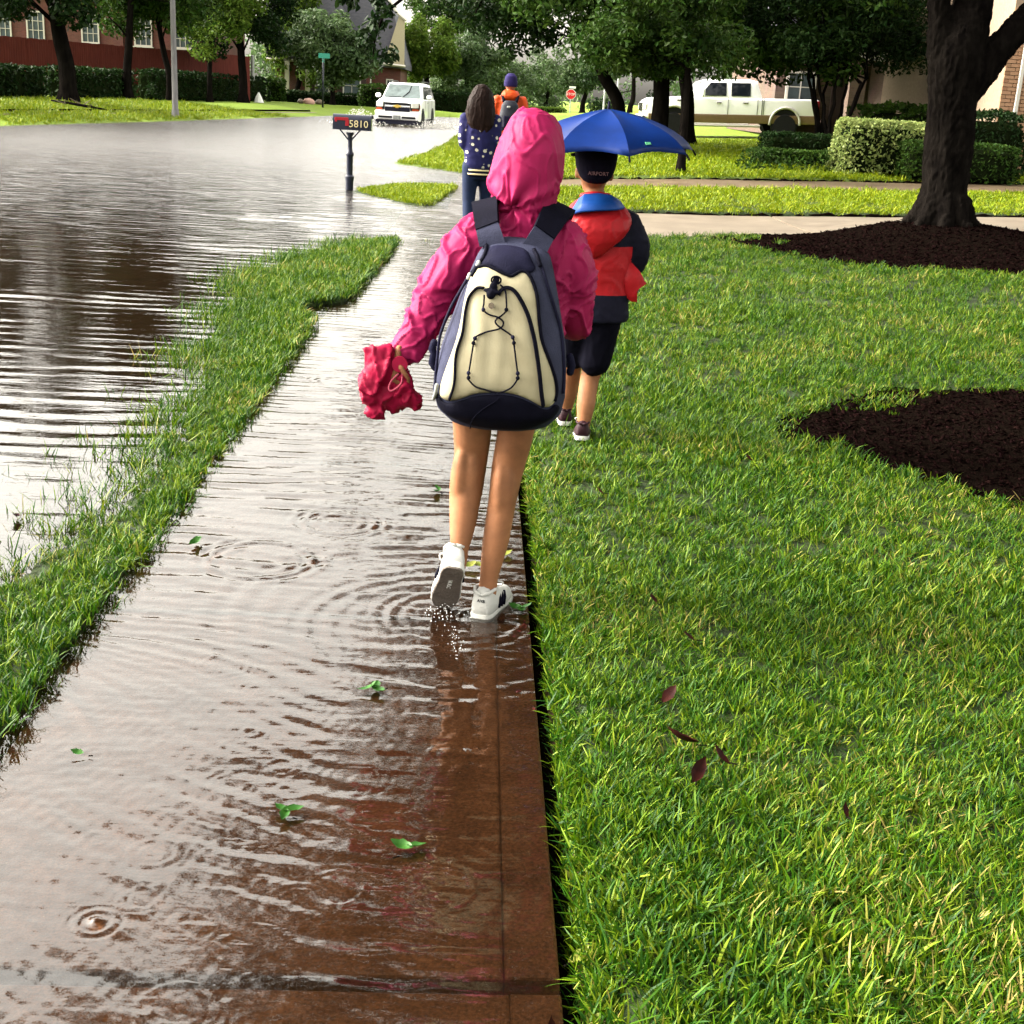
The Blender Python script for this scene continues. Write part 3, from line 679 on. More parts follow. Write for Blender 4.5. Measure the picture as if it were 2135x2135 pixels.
# --- the big oak on its mulch ring: trunk and three limbs modelled with bark relief
def big_oak():
    bx, by = 5.69, 16.0; z0 = Zt(bx, by)
    T = root('oak_tree', (bx, by, z0), 'big dark oak on its own mulch ring, forking above the driveway', 'tree')
    mb = MB()
    mb.tube(spline([(5.70, 16.0, z0-.15), (5.69, 16.0, z0+.02), (5.68, 16.0, z0+.25), (5.66, 16.0, 1.07), (5.61, 16, 1.7), (5.58, 16, 2.25), (5.68, 16.04, 2.7), (5.75, 16.2, 3.4), (5.8, 16.6, 4.5), (5.6, 17.5, 6.8)], 5),
            [.50]*2+list(np.interp(np.linspace(0, 1, 44), [0, .045, .11, .24, .40, .52, .62, .75, 1], [.44, .36, .315, .272, .285, .31, .25, .2, .07])), 22)
    for k in range(9):
        a = k*.7+.3; mb.tube([(5.69+.2*math.cos(a), 16+.2*math.sin(a), z0+.3), (5.69+.32*math.cos(a), 16+.32*math.sin(a), z0+.05), (5.69+.5*math.cos(a), 16+.5*math.sin(a), z0-.1)], [.12, .1, .06], 8)
    mb.tube(spline([(5.52, 16, 1.9), (5.37, 16.0, 2.4), (5.26, 16, 2.9), (4.9, 15.8, 4.2), (3.7, 15.2, 5.6)], 5), np.linspace(.2, .06, 21), 12)
    mb.tube(spline([(5.62, 16, 1.75), (5.95, 16.0, 2.22), (6.34, 16, 2.72), (7.3, 15.6, 4.0), (8.6, 15, 5.4)], 5), np.linspace(.25, .06, 21), 12)
    def bark(co, q):
        v = Vector((co.x*7, co.y*7, co.z*1.7)); w_ = Vector((co.x*15, co.y*15, co.z*5.5)); u_ = Vector((co.x*34, co.y*34, co.z*13)); return .022*mnoise.noise(v)+.020*(abs(mnoise.noise(w_+v))*1.8-.4)+.010*mnoise.noise(u_)
    ext = [(3.7, 15.2, 5.6), (5.6, 17.5, 6.8), (8.6, 15, 5.4)]
    C, cr = clumps((4.6, 15.4, 6.4), (6.6, 6.0, 2.7), 90, 1.0, 5, lo=-.85)
    C = np.array([c for c in C]); C[:, 2] = np.maximum(C[:, 2], 4.15+.04*np.abs(C[:, 1]-16))
    blob('trunk', mb, .022, M['bark'], T, 6, bark)
    lb = MB(); g = random.Random(2)
    for i in range(0, 90, 3):
        s_ = min(ext, key=lambda q: (Vector(C[i])-Vector(q)).length); limb(lb, s_, C[i], .06, .012, i)
    b_ = lb.obj('branch', M['bark'], T, smooth=True); b_['kind'] = 'stuff'
    V, F = leaves(C, cr, 60000, .13, 6); mk('crown', V, F, M['leaf_dark'], T)
big_oak()
# --- oak just outside the right edge, plus an unseen one added for shade
def near_oak(bx, by, c, r, ncl, nl, label, seed):
    z0 = Zt(bx, by)
    T = root('oak_tree', (bx, by, z0), label, 'tree')
    mb = MB(); mb.tube(spline([(bx, by, z0-.1), (bx, by, z0+.1), (bx-.05, by, 1.2), (bx-.15, by, 2.4), (bx-.3, by, 3.4)], 5), list(np.linspace(.34, .2, 21)), 14)
    C, cr = clumps(c, r, ncl, .85, seed, lo=-.8, shell=.2)
    C[:, 2] = np.maximum(C[:, 2], 3.4+.05*np.abs(C[:, 1]-by))
    for i in range(0, ncl, 4): limb(mb, (bx-.25, by, 3.2), C[i], .1, .012, i+200)
    mb.obj('trunk', M['bark'], T, smooth=True)
    V, F = leaves(C, cr, nl, .13, seed+1); mk('crown', V, F, M['leaf_dark'], T)
near_oak(3.85, 6.0, (2.05, 7.0, 5.2), (4.9, 5.8, 2.0), 145, 82000, 'oak at the right edge whose crown shades the near lawn', 15)
near_oak(4.2, -3.2, (3.2, -2.6, 5.2), (5.0, 5.2, 2.2), 70, 30000, 'unseen oak behind the viewer, added to shade the near lawn', 17)  # extra tree out of view, put in to darken the lawn
# --- trees in the yard behind the umbrella
x, y = 4.75, 36.; tree('oak_tree', (x, y, Zt(x, y)), [(4.75, 36, 1.6), (4.7, 36, 2.6), (4.9, 36, 4.4)], [.27, .22, .21, .17], (6.0, 35.3, 5.0), (5.6, 4.0, 3.3), 95, .9, 56000, .17,
     'thick-trunked dark oak right behind the blue umbrella', seed=21, nlimb=22, lo=-.95, zmin=2.35, leaf='leaf')
x, y = 3.95, 39.; tree('oak_tree', (x, y, Zt(x, y)), [(3.9, 39, 1.5), (3.3, 39, 2.5), (2.9, 39, 4.3)], [.2, .19, .16, .13], (2.0, 38.5, 5.2), (4.0, 4, 2.9), 70, .85, 34000, .17,
     'oak with a trunk leaning left, behind the umbrella top', seed=22, nlimb=18, lo=-.8, zmin=2.2, leaf='leaf_dark')
x, y = 6.3, 41.; tree('oak_tree', (x, y, Zt(x, y)), [(6.2, 41, 1.8), (5.9, 41, 3.2), (6.0, 41, 5)], [.24, .2, .18, .14], (8.0, 41, 6.0), (4.6, 4, 3.2), 60, 1.0, 24000, .19,
     'dark oak in front of the pickup truck hood', seed=23, nlimb=14, lo=-.8, zmin=3.0, leaf='leaf_dark')
x, y = 4.08, 27.; tree('young_tree', (x, y, Zt(x, y)), [(4.08, 27, 1.2), (4.05, 27, 2.0), (4.0, 27, 3.4)], [.085, .07, .065, .04], (3.7, 27, 3.7), (1.8, 1.6, 1.9), 50, .55, 16000, .13,
     'slender young tree standing alone on the bright lawn', seed=24, nlimb=20, lo=-.98, zmin=2.15, leaf='leaf')
# --- multi-stemmed crepe myrtles by the houses
def myrtle(bx, by, c, r, nst, spread, top, nleaf, label, seed, bark, leaf, size=.12):
    z0 = Zt(bx, by); T = root('crepe_myrtle', (bx, by, z0), label, 'tree'); g = random.Random(seed); mb = MB()
    C, cr = clumps(c, r, 48, .6, seed, lo=-.9); C[:, 2] = np.maximum(C[:, 2], top-.1)
    for i in range(nst):
        a = 6.283*i/nst+g.uniform(-.3, .3); e = (bx+spread*math.cos(a), by+spread*math.sin(a)*.7, top+g.uniform(-.3, .3))
        limb(mb, (bx+.06*math.cos(a), by+.06*math.sin(a), z0-.05), e, .06, .035, seed+i, .05)
        for j in range(3): limb(mb, e, C[g.randrange(48)], .028, .01, seed+i*7+j, .08)
    mb.obj('trunk', M[bark], T, smooth=True)
    V, F = leaves(C, cr, nleaf, size, seed); mk('crown', V, F, M[leaf], T)
myrtle(8.75, 33.5, (8.9, 33.5, 4.2), (2.6, 2.0, 2.2), 8, .75, 2.6, 16000, 'multi-stemmed dark shrub tree in front of the pickup bed', 41, 'bark', 'leaf_dark')
myrtle(12.05, 36.5, (12.3, 36.5, 5.2), (2.3, 2.0, 2.4), 7, .5, 3.1, 16000, 'pale-stemmed crepe myrtle beside the porch columns', 42, 'bark_pale', 'leaf')
# --- row of street trees across the flooded street
row = [((129, 188), 53, .36, 7.7, (4.6, 3.7, 5.2), 34000, 'leaf_dark', 'broad dark street tree, leftmost across the flooded street'),
       ((241, 176), 66, .24, 8.0, (3.6, 3.2, 5.2), 24000, 'leaf', 'second street tree from the left across the water'),
       ((320, 180), 68, .18, 7.9, (3.2, 3.0, 5.1), 21000, 'leaf', 'branchy street tree just left of the lamp post'),
       ((396, 181), 75, .16, 7.8, (2.8, 2.6, 5.3), 19000, 'leaf_light', 'slim pale-leaved street tree right of the lamp post'),
       ((459, 186), 80, .28, 8.6, (4.1, 3.4, 6.0), 28000, 'leaf_dark', 'tall rounded dark street tree, rightmost of the row')]
from_px = {(129, 188): (-16.2475,53.0000,0.4831), (241, 176): (-17.3481,66.0000,0.6873), (320, 180): (-15.7880,68.0000,0.6757), (396, 181): (-15.1938,75.0000,0.6847), (459, 186): (-14.2428,80.0000,0.5886)}
for i, (p, D, tr_, hc, rad, nl, lf, lab) in enumerate(row):
    x = from_px[p][0]; y = float(D); z0 = Zt(x, y); g = random.Random(i)
    lean = (-.5, .3, -.6, .1, -.2)[i]
    tree('street_tree', (x, y, z0), [(x, y, z0+1.3), (x+lean*.4, y, z0+2.4), (x+lean, y, z0+4.6)], [tr_, tr_*.85, tr_*.8, tr_*.55], (x+lean*.8, y, hc), rad, 64, 1.0, nl, .26, lab,
         leaf=lf, seed=60+i, nlimb=16, lo=-.97, group='street trees across the flooded street')
for i, (x, y, lab) in enumerate(((-20.0, 44., 'unseen street tree past the left edge, added to darken the water reflection'),)):  # unseen tree added to keep bright sky out of the street water
    z0 = Zt(x, y); tree('street_tree', (x, y, z0), [(x, y, z0+1.5), (x+.2, y, z0+3), (x, y, z0+5)], [.34, .28, .26, .18], (x, y, 6.8), (4.2, 4.0, 4.6), 50, 1.1, 18000, .28, lab, leaf='leaf_dark', seed=90+i, nlimb=12, lo=-.9, group='street trees across the flooded street')
# --- trees round the far house and at the end of the street
for (nm, px, D, tr_, hc, rad, nl, lf, lab, sd_) in [
        ('ornamental_tree', (-10.4156,93.0000,0.9861)[0], 93, .18, 4.2, (2.7, 2.2, 2.6), 12000, 'leaf_hazel', 'round grey-green tree in front of the far brick house', 71),
        ('street_tree', (-4.9834,112.0000,0.8761)[0], 112, .3, 4.7, (2.9, 2.6, 3.0), 11000, 'leaf_light', 'light green tree right above the white SUV', 72),
        ('street_tree', (-1.7424,116.0000,1.0412)[0], 116, .3, 4.4, (3.4, 3, 2.9), 11000, 'leaf_hazel', 'olive green tree behind the two walkers', 73),
        ('tall_tree', (-4.2427,138.0000,0.8352)[0], 138, .4, 8.6, (4.6, 4, 3.4), 10000, 'leaf', 'tall dark tree rising behind the light green tree', 74),
        ('bush_tree', (1.3507,128.0000,1.1731)[0], 128, .3, 3.2, (3.2, 3, 2.6), 7000, 'leaf_hazel', 'low hazy tree left of the walker in orange', 75),
        ('bush_tree', (6.9009,150.0000,1.4084)[0], 150, .3, 3.4, (4.2, 3, 2.9), 7000, 'leaf_hazel', 'low hazy tree right of the walker in orange', 76),
        ('tall_tree', (9.7174,132.0000,1.6192)[0], 132, .3, 4.6, (3.8, 3, 3.4), 8000, 'leaf_hazel', 'distant tree behind the stop sign', 77),
        ('tall_tree', (13.0996,120.0000,1.8421)[0], 120, .3, 5.2, (5.2, 3, 4.4), 9000, 'leaf_dark', 'distant dark tree behind the umbrella oaks', 78),
        ('tall_tree', (-13.8575,100.0000,0.6146)[0], 100, .25, 5.0, (2.0, 2, 3.8), 8000, 'leaf_light', 'thin yellow-green tree beside the far house gable', 79)]:
    x, y = px, float(D); z0 = Zt(x, y)
    tree(nm, (x, y, z0), [(x, y, z0+1), (x+.2, y, z0+2), (x, y, hc)], [tr_, tr_*.8, tr_*.7, tr_*.4], (x, y, hc), rad, 36, 1.0, nl, .34, lab, leaf=lf, seed=sd_, nlimb=10, lo=-.98, shell=.2)
# twigs that hang into the picture from the street side
def hanging(px, Y, seed, n, label, ln):
    x, y, z = px; T = root('hanging_branch', (x, y, z), label, 'branch'); mb = MB(); g = random.Random(seed); C = []
    mb.tube(spline([(x+2.6, y+.3, z+1.3), (x+1.1, y, z+.9), (x+.2, y, z+.3), (x, y, z), (x-.05, y, z-ln)], 6), np.linspace(.03, .006, 25), 6)
    for i in range(n):
        t = i/n; C.append((x+g.uniform(-.16, .16)*(1.3-t*.5), y+g.uniform(-.2, .2), z+.35-t*(ln+.35)))
    mb.obj('twig', M['bark'], T, smooth=True)
    V, F = leaves(C, [.13]*n, n*26, .10, seed); mk('leaves', V, F, M['leaf_dark'], T)
hanging((-1.2016,15.0000,2.1074), 15, 81, 11, 'drooping leafy twig hanging in front of the far roof', .33)
hanging((-1.3648,14.0000,2.3866), 14, 82, 9, 'dark leaf cluster at the top edge above the far gable', .08)
hanging((-0.1076,17.0000,2.5661), 17, 83, 8, 'dark leaf tips hanging above the woman with long hair', .1)
# a far-off wood that closes the view
def far_wood():
    C, rad = [], []; g = np.random.default_rng(4)
    for x in np.arange(-150, 170, 2.4):
        D = 175+g.uniform(-14, 22)
        if -16 < x < 24: D += 60
        h = g.uniform(6, 9.5)*(.62 if -10 < x < 14 else 1)
        for k in range(5): C.append((x+g.uniform(-2, 2), D+g.uniform(-3, 3), .8+h*k/5+g.uniform(-.5, .5))); rad.append(g.uniform(1.6, 2.6))
    V, F = leaves(C, rad, 46000, .75, 5); o = mk('far_wood', V, F, M['leaf_hazel']); tag(o, 'hazy line of trees closing the view', 'trees', kind='stuff')
far_wood()

# --- hedges and shrubs: clipped volumes filled with leaves
def hedge(name, cx, cy, sx, sy, h, nleaf, size, leaf, label, rz=0, seed=1, lumpy=.12, group=None, cat='hedge', core=True, z0=None):
    z0 = Zt(cx, cy) if z0 is None else z0
    T = root(name, (cx, cy, z0), label, cat, group); r = np.random.default_rng(seed)
    # leaves lie on the faces of the clipped block, with a rounded edge
    n = nleaf; u = r.random((n, 3))*2-1; face = r.choice(6, n, p=np.array([sy*h, sy*h, sx*h, sx*h, sx*sy*1.2, .0])/(2*sy*h+2*sx*h+1.2*sx*sy))
    for f, (ax, sg) in enumerate(((0, -1), (0, 1), (1, -1), (1, 1), (2, 1), (2, -1))):
        k = face == f; u[k, ax] = sg*(1-.12*np.abs(r.normal(0, 1, k.sum())))
    q = np.maximum(np.abs(u[:, 0])**6+np.abs(u[:, 1])**6+np.clip(u[:, 2], 0, 1)**6, 1)**(1/6.); u = u/q[:, None]
    P = np.stack([u[:, 0]*sx/2, u[:, 1]*sy/2, (u[:, 2]+1)/2*h], 1)
    lump = 1+lumpy*(vnoise(P[:, 0]*3+seed+50, P[:, 1]*3+P[:, 2]*2+50, seed)-.5)*2
    P[:, :2] *= lump[:, None]; P[:, 2] *= .97+.06*lump+lumpy*.4*(vnoise(P[:, 0]*2+90, P[:, 1]*2+90, seed+3)-.5)
    ca, sa = math.cos(rz), math.sin(rz); x = P[:, 0]*ca-P[:, 1]*sa+cx; y = P[:, 0]*sa+P[:, 1]*ca+cy; P = np.stack([x, y, P[:, 2]+z0], 1)
    V, F = leaves(P, np.full(n, size*.3), n, size, seed+9, 1, .4); mk('foliage', V, F, M[leaf], T)
    if core:
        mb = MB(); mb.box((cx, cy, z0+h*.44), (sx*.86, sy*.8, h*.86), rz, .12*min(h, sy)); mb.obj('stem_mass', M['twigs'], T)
    return T
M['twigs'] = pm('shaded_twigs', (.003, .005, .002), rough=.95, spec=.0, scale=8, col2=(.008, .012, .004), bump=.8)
g1 = 'clipped hedge sections across the flooded street'
pA, pB = (-19.1426,52.0000,0.4043), (-14.1874,92.0000,0.5032)
HX = lambda y: pA[0]+(pB[0]-pA[0])*(y-52)/40.
for i, (ya, yb_) in enumerate(((46, 58.5), (59, 68), (68.6, 92))):
    xa, xb_ = HX(ya)-.6, HX(yb_)-.6; L = math.hypot(xb_-xa, yb_-ya)
    hedge('clipped_hedge', (xa+xb_)/2, (ya+yb_)/2, L, 1.1, (1.25, 1.35, 1.5)[i], (4200, 3200, 5200)[i], .2, 'leaf_dark',
          ('dark hedge behind the leftmost street tree', 'dark hedge between the second tree and the lamp post', 'long dark hedge right of the lamp post')[i], math.atan2(yb_-ya, xb_-xa), 30+i, .08, g1)
q = (-10.0329,97.0000,1.2997); hedge('clipped_hedge', (-10.9795,97.0000,1.1390)[0], 97.5, 10.5, 1.0, 1.0, 3000, .24, 'leaf_dark', 'low dark hedge under the far house windows', seed=34)
q = (-7.9334,96.0000,1.1242); hedge('round_shrub', q[0], 96.5, 1.9, 1.7, 1.7, 1600, .2, 'leaf', 'cone-shaped green shrub left of the white SUV', seed=35, cat='shrub', lumpy=.3)
q = (-14.8389,96.0000,1.8176); hedge('round_shrub', q[0], 96.2, 1.3, 1.3, 1.7, 1200, .2, 'leaf', 'small round shrub by the far house corner', seed=36, cat='shrub', lumpy=.3)
q = (5.0755,120.0000,0.9504); hedge('clipped_hedge', q[0], 118, 4.2, 1.2, .6, 1200, .24, 'leaf_light', 'bright low hedge at the end of the street', seed=37)
q = (-2.7915,112.0000,1.2064); hedge('clipped_hedge', (-2.6260,106.0000,0.8249)[0], 107, 11, 1.2, 1.5, 3200, .26, 'leaf_dark', 'dark blue-green hedge behind the white SUV', seed=46)
# right-hand yard
hedge('variegated_hedge', 8.55, 28.4, 2.0, 1.6, 1.12, 7000, .085, 'leaf_varie', 'pale variegated boxy hedge left of the big trunk', seed=51, lumpy=.1)
hedge('clipped_hedge', 9.85, 27.4, 2.5, 1.3, .74, 4200, .085, 'leaf', 'dark green low hedge touching the big trunk', seed=52, lumpy=.1)
hedge('clipped_hedge', 11.0, 29.0, 1.5, 1.5, 1.35, 3600, .1, 'leaf_dark', 'dark tall hedge between the big trunk and the downspout', seed=53, lumpy=.2)
hedge('leafy_shrub', 11.3, 34.0, 3.4, 2.0, 1.35, 5600, .13, 'leaf', 'leafy dark shrub mass below the porch columns', seed=54, lumpy=.3, cat='shrub')
hedge('clipped_hedge', 7.6, 31.2, 2.2, 1.2, .72, 3400, .09, 'leaf_dark', 'dark clipped hedge under the pickup bed', seed=55, lumpy=.1)
hedge('low_groundcover', 7.35, 29.3, 3.1, 1.5, .42, 4200, .09, 'leaf', 'low bright groundcover in front of the clipped hedge', seed=56, lumpy=.45, cat='groundcover', core=False)

# ------------------------------------------------------------------ houses
def brick_material(name, c1, c2, mortar, sc):
    m = bpy.data.materials.new(name); m.use_nodes = True; t = m.node_tree; b = t.nodes['Principled BSDF']
    tc = t.nodes.new('ShaderNodeTexCoord'); mp = t.nodes.new('ShaderNodeMapping'); mp.inputs['Rotation'].default_value = (R(90), 0, 0)
    sep = t.nodes.new('ShaderNodeSeparateXYZ'); cmb = t.nodes.new('ShaderNodeCombineXYZ'); ad = t.nodes.new('ShaderNodeMath')
    t.links.new(tc.outputs['Object'], sep.inputs[0]); t.links.new(sep.outputs[0], ad.inputs[0]); t.links.new(sep.outputs[1], ad.inputs[1])
    t.links.new(ad.outputs[0], cmb.inputs[0]); t.links.new(sep.outputs[2], cmb.inputs[1])
    br = t.nodes.new('ShaderNodeTexBrick'); br.inputs['Scale'].default_value = sc; br.inputs['Color1'].default_value = (*c1, 1); br.inputs['Color2'].default_value = (*c2, 1)
    br.inputs['Mortar'].default_value = (*mortar, 1); br.inputs['Mortar Size'].default_value = .012; br.inputs['Brick Width'].default_value = .42; br.inputs['Row Height'].default_value = .15
    t.links.new(cmb.outputs[0], br.inputs['Vector'])
    n = t.nodes.new('ShaderNodeTexNoise'); n.inputs['Scale'].default_value = 1.3; t.links.new(tc.outputs['Object'], n.inputs['Vector'])
    mx = t.nodes.new('ShaderNodeMix'); mx.data_type = 'RGBA'; mx.blend_type = 'MULTIPLY'; mx.inputs['Factor'].default_value = .5
    t.links.new(br.outputs['Color'], mx.inputs['A']); t.links.new(n.outputs['Color'], mx.inputs['B']); t.links.new(mx.outputs['Result'], b.inputs['Base Color'])
    b.inputs['Roughness'].default_value = .85
    bp = t.nodes.new('ShaderNodeBump'); bp.inputs['Strength'].default_value = .5; bp.inputs['Distance'].default_value = .01; bp.invert = True
    t.links.new(br.outputs['Fac'], bp.inputs['Height']); t.links.new(bp.outputs[0], b.inputs['Normal']); return m
M['brick_red'] = brick_material('red_brick', (.075, .014, .009), (.105, .026, .016), (.08, .05, .036), 2.0)
M['brick_tan'] = brick_material('tan_brick', (.07, .036, .023), (.10, .057, .037), (.08, .058, .042), 2.0)
M['brick'] = pm('tan_brick_piece', (.17, .09, .05), rough=.85, scale=1.2, col2=(.28, .175, .105), bump=.3, bscale=60, isl=.12, detail=2)
M['mortar'] = pm('mortar', (.19, .14, .10), rough=.9, bump=.3)
M['trim'] = pm('white_painted_trim', (.38, .36, .32), rough=.5, var=.05)
M['shingle'] = pm('grey_roof_shingle', (.055, .055, .07), rough=.85, scale=3, col2=(.095, .092, .11), bump=.5, bscale=18, stretch=(1, 1, 3))
M['stucco'] = pm('cream_siding', (.27, .235, .16), rough=.7, var=.08)
M['glass'] = pm('window_glass', (.05, .065, .07), rough=.06, var=.3, scale=1.5, spec=.3)
M['fence'] = pm('red_stained_fence', (.055, .008, .006), rough=.8, scale=2.5, col2=(.10, .017, .012), stretch=(6, 6, .5))
M['door'] = pm('dark_door', (.03, .02, .018), rough=.5)
def window(parent, x, z, w_, h, y, shutters=False, mullions=(1, 1), sy=-1):
    fr = MB(); t = .09
    for c, d in (((x-w_/2, y, z), (t, .1, h+t)), ((x+w_/2, y, z), (t, .1, h+t)), ((x, y, z-h/2), (w_-t, .1, t)), ((x, y, z+h/2), (w_-t, .1, t))): fr.box(c, d)
    for i in range(mullions[0]): fr.box((x-w_/2+w_*(i+1)/(mullions[0]+1), y+.01, z), (.035, .04, h-t))
    for i in range(mullions[1]): fr.box((x, y+.012, z-h/2+h*(i+1)/(mullions[1]+1)), (w_-t, .03, .035))
    f = fr.obj('window', M['trim'], parent)
    MB().box((x, y+.06, z), (w_-t*.5, .02, h-t*.5)).obj('pane', M['glass'], f)
    MB().box((x, y-.04, z-h/2-t*.5-.03), (w_+.25, .16, .06)).obj('sill', M['trim'], f)
    if shutters:
        for s_ in (-1, 1): MB().box((x+s_*(w_/2+.26), y, z), (.36, .06, h+.1)).obj('shutter', M['door'], f)
def wallbox(name, x0, x1, y0, y1, z0, z1, mat, parent): return MB().box(((x0+x1)/2, (y0+y1)/2, (z0+z1)/2), (x1-x0, y1-y0, z1-z0)).obj(name, mat, parent)
def prism(P, y0, y1):
    n = len(P); V = [(x, y0, z) for x, z in P]+[(x, y1, z) for x, z in P]
    return V, [tuple(range(n-1, -1, -1)), tuple(range(n, 2*n))]+[(i, (i+1) % n, n+(i+1) % n, n+i) for i in range(n)]
def far_house():
    H = root('brick_house', (-10, 101, .1), 'far red brick house with steep grey roof and cream gable', 'house')
    k = 101/85.
    wallbox('wall', -15.5, -8.6, 101, 110, .1, 3.3, M['brick_red'], H); wallbox('wall', -8.55, -6.4, 102.5, 111, .1, 3.3, M['brick_red'], H)
    MB().add(*prism([(-16.2, 3.2), (-8.3, 3.2), (-8.8, 3.7), (-12.2, 9.8), (-16.2, 7.2)], 100.6, 110.5)).obj('roof', M['shingle'], H)
    MB().add(*prism([(-11.6, 3.35), (-6.0, 3.1), (-6.0, 3.45), (-7.0, 7.0), (-8.6, 9.6), (-10.6, 9.6)], 102.0, 111.5)).obj('roof', M['shingle'], H)
    MB().add(*prism([(-7.6, 3.45), (-6.1, 3.3), (-6.15, 6.6), (-6.55, 6.9)], 101.7, 102.0)).obj('gable_panel', M['stucco'], H)
    f = MB()
    f.tube([(-6.0, 101.6, 3.3), (-8.6, 101.9, 3.45)], .1, 4); f.tube([(-6.0, 101.5, 6.5), (-6.7, 101.5, 7.0), (-8.6, 101.6, 9.75)], .1, 4)
    f.tube([(-16.2, 100.5, 3.25), (-8.5, 100.5, 3.25)], .1, 4)
    f.obj('fascia', M['trim'], H)
    MB().box((-8.5, 100.95, 1.7), (.09, .09, 3.0)).obj('downspout', M['trim'], H)
    for x in (-14.6, -13.1): MB().box((x, 100.2, 1.6), (.32, .32, 3.2)).obj('porch_column', M['trim'], H)
    window(H, -12.1, 1.75, 1.0, 1.25, 100.93, True); window(H, -9.9, 1.7, 1.25, 1.4, 100.93, True); window(H, -7.2, 1.9, .45, .8, 102.42)
    return H
far_house()
def left_house():
    H = root('brick_house', (-22, 86, .3), 'red brick house behind the street trees on the left', 'house')
    wallbox('wall', -36, -16.6, 84, 94, .3, 6.2, M['brick_red'], H)
    MB().add(*prism([(-37, 6.1), (-16, 6.1), (-19.5, 10.5), (-33, 10.5)], 83.4, 94.6)).obj('roof', M['shingle'], H)
    for x in (-29.5, -27.5, -24.2, -21.0, -18.6): window(H, x, 4.1, 1.0, 1.6, 83.93, False, (2, 2))
    MB().box((-22.6, 83.9, 3.2), (.8, .2, 5.8)).obj('brick_pier', M['brick_red'], H)
    return H
left_house()
# red stained board fence behind the hedge
def fence():
    T = root('board_fence', (-20, 70, .3), 'dark red board fence behind the clipped hedge', 'fence')
    A, B = Vector((-30, 60, 0)), Vector((-14.8, 85.4, 0)); d = (B-A); L = d.length; d.normalize(); n = Vector((-d.y, d.x, 0)); mb = MB(); g = random.Random(1)
    i = 0; s_ = 0
    while s_ < L:
        p = A+d*s_; zz = .3; h = 2.75+.03*g.random(); mb.box((p.x, p.y, zz+h/2), (.142, .025, h), math.atan2(d.y, d.x)); s_ += .15
    bp = mb.obj('board_panel', M['fence'], T); bp['kind'] = 'stuff'
    for k in range(13): p = A+d*(k*L/12)+n*.08; MB().box((p.x, p.y, p.z+.3+1.35), (.1, .1, 2.8), math.atan2(d.y, d.x)).obj('post', M['fence'], T)
    for zz in (.7, 1.9): p = (A+B)/2+n*.05; MB().box((p.x, p.y, zz), (L, .04, .09), math.atan2(d.y, d.x)).obj('rail', M['fence'], T)
fence()
# house at the right edge: tan bricks laid one by one where the picture shows them
def right_house():
    z0 = .36; x0, x1, y0 = 11.42, 24., 29.6
    H = root('brick_house', (x0, y0, z0), 'tan brick house wall with white downspout at the right edge', 'house')
    wallbox('wall', x0+.02, x1, y0+.02, y0+9, z0-.2, 6.0, M['mortar'], H)
    bw, bh, g = .232, .082, .011; me = None; base = MB().box((0, 0, 0), (bw-g, .05, bh-g), 0, .004); cnt = 0; rest = MB(); r = random.Random(5)
    zz = z0; row = 0
    while zz < 3.9:
        x = x0-(bw/2 if row % 2 else 0); 
        while x < 14.2:
            cx = max(x, x0)+(min(x+bw, 99)-max(x, x0))/2; wd = x+bw-max(x, x0)
            if wd > .06:
                if cx < 12.55 and wd > bw*.9 and cnt < 215:
                    if me is None:
                        o = base.obj('brick', M['brick'], H); me = o.data
                    else:
                        o = bpy.data.objects.new('brick', me); COL.objects.link(o); o.parent = H; o.matrix_parent_inverse = Matrix.Translation(-Vector(H.location))
                    o.location = (cx, y0+r.uniform(-.003, .003), zz+bh/2); cnt += 1
                else: rest.box((cx, y0+r.uniform(-.003, .003), zz+bh/2), (wd-g, .05, bh-g))
            x += bw
        zz += bh; row += 1
    o = rest.obj('brick_courses', M['brick'], H); o['kind'] = 'stuff'
    d = MB(); d.box((11.78, y0-.075, 2.2), (.085, .06, 3.55), 0, .01); d.tube([(11.78, y0-.075, .46), (11.74, y0-.1, .41), (11.6, y0-.25, .39)], .045, 6)
    d.obj('downspout', M['trim'], H, sharp=40)
    MB().box(((x0+x1)/2-.3, y0-.25, 6.1), (x1-x0+.9, .8, .22)).obj('eave', M['trim'], H)
    return H
right_house()
# house with the porch behind the crepe myrtle
def porch_house():
    H = root('porch_house', (13, 46, .8), 'house with white gable and brick porch columns behind the myrtles', 'house')
    z0 = .75
    wallbox('wall', 10.6, 30, 49, 58, z0, 4.2, M['brick_tan'], H)
    wallbox('wall', 14.0, 30, 46.4, 48.95, z0, 5.5, M['brick_tan'], H)
    for x in (12.55, 13.75): wallbox('porch_column', x-.27, x+.27, 45.2, 45.75, z0, 3.35, M['brick_tan'], H)
    wallbox('porch_beam', 12.1, 14.1, 45.15, 45.8, 3.36, 3.62, M['trim'], H)
    MB().add(*prism([(11.6, 3.63), (14.15, 3.63), (14.15, 5.7), (13.7, 5.5)], 45.1, 45.7)).obj('gable_panel', M['trim'], H)
    f = MB(); f.tube([(11.2, 44.9, 3.35), (14.2, 44.9, 5.95)], .16, 4); f.obj('fascia', M['trim'], H)
    MB().add(*prism([(10.9, 3.5), (11.1, 3.35), (14.3, 6.05), (14.3, 6.3)], 45.05, 50)).obj('roof', M['shingle'], H)
    MB().add(*prism([(10.1, 4.2), (30.5, 4.2), (26, 8.5), (15, 8.5)], 48.6, 58.5)).obj('roof', M['shingle'], H)
    MB().box((13.15, 48.9, z0+1.1), (1.0, .1, 2.2)).obj('door', M['door'], H)
    window(H, 16.6, 2.3, 1.3, 1.6, 46.33, False, (1, 2)); window(H, 11.5, 2.2, 1.0, 1.5, 48.93, False, (1, 2))
    return H
porch_house()

